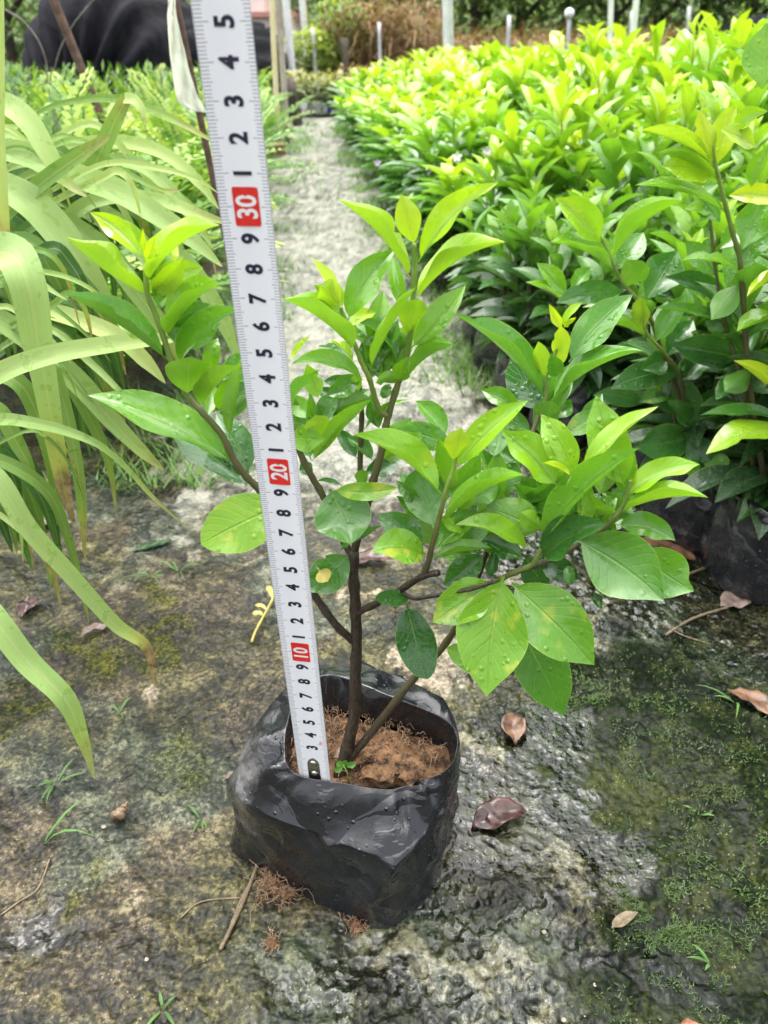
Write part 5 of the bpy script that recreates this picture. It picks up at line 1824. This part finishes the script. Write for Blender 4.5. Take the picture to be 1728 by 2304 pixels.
# snail shell
p = atZ(266, 1848, 0)
mb = MB()
pts, rad = [], []
for i in range(34):
    t = i / 33
    a = t * 6.28 * 3.4
    rr = .0026 * (1 - t)
    pts.append(Vector((rr * math.cos(a), rr * math.sin(a), t * .012)))
    rad.append(.0024 * (1 - t) + .0004)
mb.tube(pts, rad, n=8)
o = mb.build('snail_shell', M_SHELL)
o.location = (p.x, p.y, gz(p.x, p.y) + .0042)
o.rotation_euler = (math.radians(82), 0, math.radians(160))
tag(o, 'small conical brown snail shell on the ground left of the bag', 'shell')

# coir tufts spilling from the bag's bottom corners
for px, py, R, n, lab in ((636, 1985, .016, 260, 'tuft of brown coir fibre spilling at the lower left of the bag'), (800, 2075, .008, 60, 'thin strands of coir under the front corner of the bag'), (612, 2118, .007, 60, 'small clump of coir on the ground below the bag')):
    p = atZ(px, py, 0)
    r = random.Random(px)
    root = empty('coir_clump', Vector((p.x, p.y, gz(p.x, p.y))), lab, 'coir')
    mb = MB()
    rowsC = []
    for i in range(7):
        f = i / 6
        rowsC.append([Vector((math.cos(a) * R * .62 * math.sin(math.pi * .5 * f + .02), math.sin(a) * R * .5 * math.sin(math.pi * .5 * f + .02), R * .5 * math.cos(math.pi * .5 * f) * (1 + .4 * mnoise.noise(Vector((a, f * 3, px)))) - .001)) for a in [2 * math.pi * k / 14 for k in range(14)]])
    mb.grid(rowsC, close=True)
    mb.build('coir_core', M_SOIL, root)
    mb = MB()
    for _ in range(n):
        a, b_ = r.uniform(0, 6.28), r.uniform(-1.5, 1.5)
        q = Vector((r.gauss(0, R * .4), r.gauss(0, R * .35), abs(r.gauss(.2, .3)) * R))
        l = r.uniform(.25, .8) * R
        mb.tube([q + Vector((math.cos(a + b_ * t) * l * t, math.sin(a + b_ * t) * l * t, (.4 * t - .5 * t * t) * l * r.uniform(-.3, 1.2))) for t in (0, .33, .66, 1)], .00022, n=3, cap=False)
    tag(mb.build('fibres', M_COIR, root), kind='stuff')

# straws, twigs, pebbles, brick
for name, pts, rad, mat, lab in [
    ('dry_stalk', [(590, 1905), (560, 1990), (530, 2060), (495, 2135)], .0012, M_STRAW, 'long dry stalk lying from the bag corner towards the front'),
    ('dry_stalk', [(575, 1960), (545, 2010), (510, 2095)], .0008, M_STRAW, 'thinner dry stalk beside the long one at lower left'),
    ('dry_stalk', [(110, 1930), (85, 1995), (40, 2025), (0, 2055)], .0006, M_STRAW, 'thin straw bent across the ground at the lower left'),
    ('dry_stalk', [(405, 2055), (450, 2020), (540, 2012)], .0005, M_STRAW, 'fine curved straw left of the dry stalks'),
    ('twig', [(1500, 1420), (1560, 1385), (1640, 1360)], .0012, M_STRAW, 'thin brown twig in front of the right-hand bags'),
    ('twig', [(1530, 1290), (1600, 1270), (1660, 1262)], .0012, M_STRAW, 'thin twig at the foot of the grey-black bag'),
    ('dry_stalk', [(1460, 1380), (1530, 1415), (1600, 1440)], .0006, M_STRAW, 'limp pale stalk across the moss on the right'),
]:
    P = []
    for q in pts:
        w = atZ(*q, 0)
        w.z = gz(w.x, w.y) + rad * 1.2
        P.append(w)
    mb = MB()
    mb.tube(catmull(P, 5), rad, n=6, wob=.3)
    o = mb.build(name, mat, None, origin=tuple(P[0]))
    tag(o, lab, 'twig' if name == 'twig' else 'straw', 'straws and twigs on the ground')
rp = random.Random(44)
PEB = 'small pale stones on the ground'
for i in range(12):
    px, py = (rp.uniform(1050, 1480), rp.uniform(1850, 2290)) if i < 9 else (rp.uniform(0, 1000), rp.uniform(1500, 2290))
    p = atZ(px, py, 0)
    if abs(p.x + .03) < .09 and .24 < p.y < .39:
        continue
    mb = MB()
    R = rp.uniform(.0007, .0017)
    sx, sy = rp.uniform(.8, 1.4), rp.uniform(.7, 1.1)
    mb.grid([[Vector((R * sx * math.sin(ph) * math.cos(a), R * sy * math.sin(ph) * math.sin(a), R * .7 * math.cos(ph))) * (1 + .25 * mnoise.noise(Vector((math.cos(a) * 2 + i, math.sin(a) * 2, ph)))) for a in [2 * math.pi * k / 9 for k in range(9)]] for ph in (.05, .6, 1.1, 1.6, 2.2, 3.0)], close=True)
    o = mb.build('pebble', M_STONE)
    o.location = (p.x, p.y, gz(p.x, p.y) + R * .3)
    tag(o, 'tiny pale pebble on the wet ground in the lower half', 'pebble', PEB)
# brick corner poking in at the bottom edge
p = atZ(1585, 2375, 0)
bm = bmesh.new()
bmesh.ops.create_icosphere(bm, subdivisions=4, radius=1)
for v in bm.verts:
    q = v.co.copy()
    pw = lambda t: math.copysign(abs(t) ** .65, t)
    v.co = Vector((pw(q.x) * .019, pw(q.y) * .016, pw(q.z) * .010))
    v.co += q * (.0022 * mnoise.noise(q * 2.2) + .0007 * mnoise.noise(q * 9))
me = bpy.data.meshes.new('brick_piece')
bm.to_mesh(me)
bm.free()
me.polygons.foreach_set('use_smooth', [True] * len(me.polygons))
me.materials.append(M_BRICK)
o = link(bpy.data.objects.new('brick_piece', me))
o.location = (p.x, p.y - .005, .002)
o.rotation_euler = (0, 0, -.45)
tag(o, 'orange brown broken brick at the bottom right edge', 'brick')
# pinkish tile beside the path, seen right of the tape
p = atZ(612, 348, 0)
mb = MB()
mb.box((-.07, -.05, -.01), (.06, .05, .05))
o = mb.build('brick_piece', M_BRICK, None, False)
o.location = (p.x, p.y, 0)
o.rotation_euler = (0, 0, .2)
bv = o.modifiers.new('bevel', 'BEVEL')
bv.width = .008
bv.segments = 2
tag(o, 'pinkish brick at the left path edge, just right of the tape', 'brick')


# ------------------------------------------------------------------ stakes, nets and poles
def pole(name, px0, py0, px1, py1, Y, rad, mat, lab, cat='pole', group='poles standing behind the beds', ztop=None, zbot=-.02, knob=False):
    a, b_ = atY(px0, py0, Y), atY(px1, py1, Y)
    d = (a - b_) if a.z > b_.z else (b_ - a)
    if ztop is None:
        ztop = max(a.z, b_.z)
    lo = b_ if a.z > b_.z else a
    bot = lo + d * ((zbot - lo.z) / d.z)
    top = lo + d * ((ztop - lo.z) / d.z)
    bot.z = zbot
    mb = MB()
    pts = [bot.lerp(top, t / 8) - bot for t in range(9)]
    mb.tube(pts, [rad * (1 + .06 * mnoise.noise(Vector((t, px0, 0)))) for t in range(9)], n=10)
    if not knob:
        o = mb.build(name, mat)
        o.location = bot
        tag(o, lab, cat, group)
        return o
    root = empty(name, bot, lab, cat, group)
    mb.build('shaft', mat, root)
    mk = MB()
    mk.tube([top - bot + Vector((0, 0, t)) for t in (-.03, -.02, 0, .02, .03)], [rad * 1.2, rad * 2.2, rad * 2.6, rad * 2.0, rad * .6], n=10)
    mk.build('cap', M_PIPE, root)
    return root


pole('rusty_stake', 120, 0, 229, 265, 1.6, .0078, M_RUST, 'rusty leaning iron rod standing among the ferns at left', 'stake', None, ztop=.75)
pole('brown_stake', 395, 0, 437, 200, 1.05, .0042, M_RUST, 'dark thin stake holding a white plastic strip, left of the tape', 'stake', None, ztop=.70)
# white plastic strip hanging from the stake
mb = MB()
SY = 1.03
cl = catmull([Vector((x, y, 0)) for x, y in ((386, -5), (388, 40), (398, 110), (412, 180), (428, 232), (452, 252))], 4)
wd = [14, 22, 34, 44, 52, 40]
rows, uvs = [], []
m = len(cl)
for i, q in enumerate(cl):
    t = i / (m - 1) * (len(wd) - 1)
    a = min(int(t), len(wd) - 2)
    w = wd[a] + (wd[a + 1] - wd[a]) * (t - a)
    row = []
    for k in range(7):
        u = k / 6 - .5
        pt = atY(q.x + u * w + 2 * mnoise.noise(Vector((i * .5, u * 3, 0))), q.y + 3 * u, SY + .012 * math.sin(u * 6 + i * .4) + .008 * mnoise.noise(Vector((u * 5, i * .3, 2))))
        row.append(pt)
    rows.append(row)
o = None
mb.grid(rows)
org = tuple(rows[0][3])
o = mb.build('plastic_strip', M_STRIP, None, origin=org)
tag(o, 'torn white plastic strip hanging from the dark stake', 'plastic strip')
# dead wiry stems near the rusty stake
for k, pts in enumerate((((112, 215), (106, 150), (88, 95), (52, 48), (8, 20)), ((118, 215), (124, 150), (142, 95), (172, 45), (215, -5)))):
    P = [Vector((atY(pts[0][0], pts[0][1], 1.7).x, 1.7, .05))] + [atY(x, y, 1.7) for x, y in pts]
    mb = MB()
    mb.tube(catmull(P, 6), .0014, n=5)
    o = mb.build('dry_twig', M_WIRE, None, origin=tuple(P[0]))
    tag(o, ('bent dry stem arching left before the black net', 'dry stem arching right before the black net')[k], 'twig', 'dry stems at upper left')


def net_dome(px, Y, rx, ry, hz, lab, seed, length=1.6):
    c = atZ(px, 400, 0)
    d = ray(px, 150)
    x = d.x / d.y * Y
    mb = MB()
    rows = []
    for i in range(34):
        f = i / 33
        if f < .42:
            g = math.sin(f / .42 * math.pi / 2)
            yy = Y - ry * math.cos(f / .42 * math.pi / 2)
        else:
            g, yy = 1.0, Y + (f - .42) / .58 * length
        g = max(g, .03)
        row = []
        for k in range(61):
            a = math.pi * k / 60
            q = 1 + .06 * math.sin(a * 24 + seed) * (.4 + .6 * mnoise.noise(Vector((a * 4, seed, f * 2)))) + .03 * mnoise.noise(Vector((a * 7, f * 5, seed)))
            row.append(Vector((x - rx * g * q * math.cos(a), yy - .09 * math.sin(a * 18 + seed) * (1 - g * .5), hz * (g ** .8) * q * math.sin(a) ** .85)))
        rows.append(row)
    mb.grid(rows)
    o = mb.build('shade_net_tunnel', M_NET, None, origin=(x, Y, 0))
    tag(o, lab, 'shade net', 'black shade nets over hoops')


net_dome(240, 5.0, .47, .55, .74, 'large black shade net draped over a hoop at upper left', 1.0)
net_dome(495, 5.6, .32, .4, .60, 'lower black shade net behind the tape', 2.7)
net_dome(1715, 6.2, .20, .3, .62, 'left dark blue-black net hump at the upper right corner', 4.1, .6)
net_dome(1778, 5.9, .22, .3, .60, 'right dark blue-black net hump at the upper right corner', 5.3, .6)

pole('bamboo_pole', 612, 0, 622, 230, 4.2, .013, M_BAMBOO, 'pale yellow bamboo pole right of the tape', ztop=1.5)
pole('wooden_post', 626, 0, 642, 240, 4.4, .015, M_WOOD, 'grey brown wooden post beside the bamboo pole', ztop=1.5)
pole('white_pipe', 643, 0, 654, 125, 7.0, .030, M_PIPE, 'white pipe left of the pink-roofed house end', ztop=2.2)
pole('white_pipe', 680, 0, 688, 95, 8.0, .030, M_PIPE, 'white pipe behind the yellow-green bush', ztop=2.2)
pole('white_pipe', 703, 62, 709, 150, 7.2, .014, M_GALV, 'short grey stake in front of the yellow-green bush', zbot=0)
pole('white_pipe', 1001, 0, 1005, 135, 5.6, .018, M_PIPE, 'left of the white pipe pair behind the bed', ztop=2.0)
pole('white_pipe', 1013, 0, 1016, 135, 5.4, .016, M_GALV, 'right of the white pipe pair behind the bed', ztop=2.0)
pole('white_pipe', 853, 50, 855, 135, 6.4, .012, M_GALV, 'thin stake against the brown dry grass', zbot=0)
pole('white_pipe', 1146, 35, 1142, 125, 6.0, .013, M_GALV, 'thin grey stake right of the pipe pair', zbot=0)
pole('white_pipe', 1281, 30, 1277, 112, 6.0, .013, M_GALV, 'thin stake with a white round cap behind the bed', zbot=0, knob=True)
pole('white_pipe', 1375, 0, 1371, 112, 5.4, .016, M_PIPE, 'white pipe in the middle of the far bed edge', ztop=2.0)
pole('white_pipe', 1432, 0, 1421, 122, 5.0, .016, M_PIPE, 'leaning white pipe right of the middle one', ztop=2.0)
pole('white_pipe', 1423, 25, 1416, 112, 6.2, .012, M_GALV, 'thin grey stake between the two right-hand pipes', zbot=0)
pole('white_pipe', 1551, 15, 1547, 80, 6.2, .012, M_GALV, 'thin stake near the net humps at upper right', zbot=0)
pole('dark_post', 775, 85, 782, 200, 6.6, .024, M_TRUNK, 'dark slender trunk behind the hedge right of the bush', 'post', None, zbot=0)
# stump at the left edge of the path end
p = atZ(668, 282, 0)
mb = MB()
mb.tube([Vector((-.04, 0, .27)), Vector((-.025, 0, .18)), Vector((0, 0, .08)), Vector((.01, 0, -.03))], [.035, .04, .034, .028], n=12, wob=.25)
o = mb.build('stump', M_TRUNK)
o.location = (p.x, p.y, 0)
tag(o, 'short dark stump at the left of the path end', 'stump')
# water bottle lying at the path end
p = atZ(702, 262, 0)
BT = empty('plastic_bottle', (p.x, p.y, 0), 'white plastic bottle lying on its side at the path end', 'bottle')
mb = MB()
mb.tube([Vector((t, 0, .05)) for t in (-.125, -.12, -.09, -.03, 0, .03, .07, .10, .115)], [.02, .045, .050, .048, .046, .048, .048, .03, .02], n=18)
mb.build('body', M_BOTTLE, BT)
mb = MB()
mb.tube([Vector((t, 0, .05)) for t in (.115, .118, .142, .144)], [.020, .023, .023, .018], n=14)
mb.build('bottle_cap', M_BLUECAP, BT)


# ------------------------------------------------------------------ hedge, bush, trees, bank, house
def leaf_mass(mb, r, c, rad, n, size, t0, t1, flat=.6, shell=.55):
    for _ in range(n):
        while True:
            q = Vector((r.uniform(-1, 1), r.uniform(-1, 1), r.uniform(-1, 1)))
            if shell < q.length < 1:
                break
        lump = 1 + .30 * mnoise.noise(q * 2.3 + Vector(c) * 3)
        p = Vector(c) + Vector((q.x * rad[0], q.y * rad[1], q.z * rad[2])) * lump
        a = r.uniform(0, 6.28)
        d = (Vector((math.cos(a), math.sin(a), r.uniform(-.7, .5))) + q * .6).normalized()
        s = d.cross(Vector((r.uniform(-.3, .3), r.uniform(-.3, .3), 1))).normalized()
        l = size * r.uniform(.6, 1.3)
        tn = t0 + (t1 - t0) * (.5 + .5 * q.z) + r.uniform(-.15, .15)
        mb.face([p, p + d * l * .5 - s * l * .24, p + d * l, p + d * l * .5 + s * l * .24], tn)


def shrub_thing(name, x, Y, rad, zc, n, size, mat, t0, t1, lab, cat, seed, trunk=True, group=None, kindname='crown'):
    r = random.Random(seed)
    root = empty(name, (x, Y, 0), lab, cat, group)
    mb = MB()
    leaf_mass(mb, r, (0, 0, zc), rad, n, size, t0, t1)
    o = mb.build(kindname, mat, root, False, True)
    o['kind'] = 'stuff'
    if trunk:
        mt = MB()
        mt.tube([Vector((0, 0, -.05)), Vector((.02, 0, zc * .4)), Vector((-.02, .02, zc * .8)), Vector((0, 0, zc + rad[2] * .5))], [rad[0] * .075, rad[0] * .06, rad[0] * .05, rad[0] * .02], n=8, wob=.2)
        for k in range(5):
            a = k * 1.3
            b0 = Vector((0, 0, zc * (.45 + .1 * k)))
            mt.tube([b0, b0 + Vector((math.cos(a) * rad[0] * .4, math.sin(a) * rad[1] * .4, rad[2] * .3)), b0 + Vector((math.cos(a) * rad[0] * .8, math.sin(a) * rad[1] * .8, rad[2] * .5))], [rad[0] * .04, rad[0] * .025, rad[0] * .01], n=6)
        mt.build('trunk', M_TRUNK, root)
    return root


def pxx(px, Y):
    d = ray(px, 150)
    return d.x / d.y * Y


HB = 'variegated bushes of the hedge across the path end'
for i, (px, Y) in enumerate(((600, 6.6), (655, 6.5), (712, 6.4), (758, 6.5))):
    shrub_thing('hedge_bush', pxx(px, Y), Y, (.17, .17, .13), .14, 900, .045, M_HEDGE, .15, .95, '%s bush of the clipped pale hedge across the path end, from the left' % ORD[i], 'hedge', 500 + i, group=HB)
for i, px in enumerate((800, 850, 905, 960)):
    shrub_thing('red_shrub', pxx(px, 6.6), 6.6, (.18, .18, .11), .20, 500, .05, M_HEDGE if i % 2 else M_DRY, .3, .9, '%s reddish low shrub behind the far end of the right bed, from the left' % ORD[i], 'shrub', 520 + i, group='reddish shrubs behind the bed')
shrub_thing('round_bush', pxx(702, 7.4), 7.4, (.22, .22, .21), .36, 1800, .05, M_FOREST, .55, 1.0, 'bright yellow-green bush behind the hedge', 'bush', 541)
shrub_thing('climber_bush', pxx(765, 7.6), 7.6, (.26, .25, .36), .48, 1200, .06, M_FOREST, .3, .85, 'taller leafy bush wrapped round the dark trunk', 'bush', 542)
mb = MB()
rg = random.Random(8)
for _ in range(13000):
    px = rg.gauss(860, 75) if rg.random() < .5 else rg.uniform(780, 1520)
    Y = rg.uniform(7.4, 8.6)
    x = pxx(px, Y)
    z = rg.uniform(0, .85) * rg.uniform(.5, 1) if px < 1000 else rg.uniform(.1, .54)
    a = rg.uniform(0, 6.28)
    d = Vector((math.cos(a) * .8, -.5, rg.uniform(-.9, .6))).normalized()
    l = rg.uniform(.12, .3)
    s = Vector((-math.sin(a), math.cos(a), .2)) * .008
    p = Vector((x, Y, z))
    mb.face([p - s, p + s, p + d * l], rg.uniform(0, 1))
o = mb.build('dry_grass', M_DRY, None, False, True)
tag(o, 'brown dry grass and creepers on the bank behind the beds', 'grass', kind='stuff')
TREES = 'trees and thickets behind the nursery'
TL = [(30, 9.5, .9, .35, 'tree at the far upper left corner'), (180, 10.5, .9, .35, 'tree above the black nets at upper left'), (420, 11, .9, .3, 'tree behind the tape'), (600, 13.5, .8, .3, 'dark tree above the house roof'), (735, 10.5, .8, .45, 'loose light green tree right of the house'),
      (850, 10.8, .85, .3, 'tree above the brown dry grass'), (960, 10.2, .8, .5, 'leafy tree left of the white pipe pair'), (1060, 9.8, .75, .65, 'bright leafy thicket right of the white pipe pair'), (1160, 10.0, .8, .5, 'leafy thicket behind the thin stake'),
      (1260, 10.4, .8, .6, 'leafy thicket behind the capped stake'), (1360, 9.9, .8, .45, 'leafy thicket behind the middle white pipe'), (1460, 10.2, .8, .35, 'darker thicket right of the leaning pipe'), (1560, 10.5, .85, .3, 'dark thicket left of the net humps'), (1670, 10.4, .85, .35, 'dark thicket behind the net humps'), (1790, 10.6, .9, .4, 'tree beyond the upper right corner')]
for i, (px, Y, R, t, lab) in enumerate(TL):
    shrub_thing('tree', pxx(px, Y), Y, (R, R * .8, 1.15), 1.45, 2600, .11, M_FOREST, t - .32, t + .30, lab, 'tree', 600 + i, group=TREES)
# far wooded slope
mb = MB()
rows = []
for i in range(14):
    f = i / 13
    rows.append([Vector((x, 16 + f * 30, -.3 + 9 * f ** 1.2 + .8 * mnoise.noise(Vector((x * .15, f * 4, 1))))) for x in np.linspace(-45, 45, 50)])
mb.grid(rows)
o = mb.build('hillside', M_BANK)
tag(o, 'wooded slope closing the view', kind='structure')
mb = MB()
rg = random.Random(19)
for _ in range(22000):
    f = rg.random() ** 1.6 * .5
    x = rg.uniform(-10, 10) * (1 + f)
    p = Vector((x, 12.5 + f * 32, -.3 + 9 * f ** 1.2 + rg.uniform(0, 1.6)))
    a = rg.uniform(0, 6.28)
    d = Vector((math.cos(a), math.sin(a), rg.uniform(-.6, .5))).normalized()
    s = d.cross(Vector((0, 0, 1))).normalized()
    l = rg.uniform(.16, .34)
    mb.face([p, p + d * l * .5 - s * l * .28, p + d * l, p + d * l * .5 + s * l * .28], rg.uniform(0, .75))
o = mb.build('far_wood', M_FOREST, None, False, True)
tag(o, 'far mass of trees on the slope behind', 'woodland', kind='stuff')
# small house left of the white pipes
HY = 9.2
HS = empty('house', (pxx(600, HY), HY, 0), 'small white house with a pinkish red roof edge, right of the tape', 'house')
x0, x1 = pxx(500, HY) - pxx(600, HY), pxx(664, HY) - pxx(600, HY)
mb = MB()
mb.box((x0, 0, 0), (x1, 1.2, .70))
mb.build('wall', M_WALL, HS, False)
mb = MB()
mb.box((x0 - .04, -.06, .70), (x1 + .03, 1.25, .745))
mb.build('roof', M_REDROOF, HS, False)
mb = MB()
mb.box((x0, .05, .745), (x0 + .62 * (x1 - x0), 1.1, .90))
mb.build('parapet', M_WALL, HS, False)
for k, (u, z0, z1) in enumerate(((.52, .50, .62), (.70, .50, .62), (.88, .50, .62), (.60, .26, .38), (.80, .26, .38))):
    xa = x0 + (x1 - x0) * u
    mb = MB()
    mb.box((xa - .03, -.012, z0), (xa + .03, .02, z1))
    mb.build('window', M_WINDOW, HS, False)
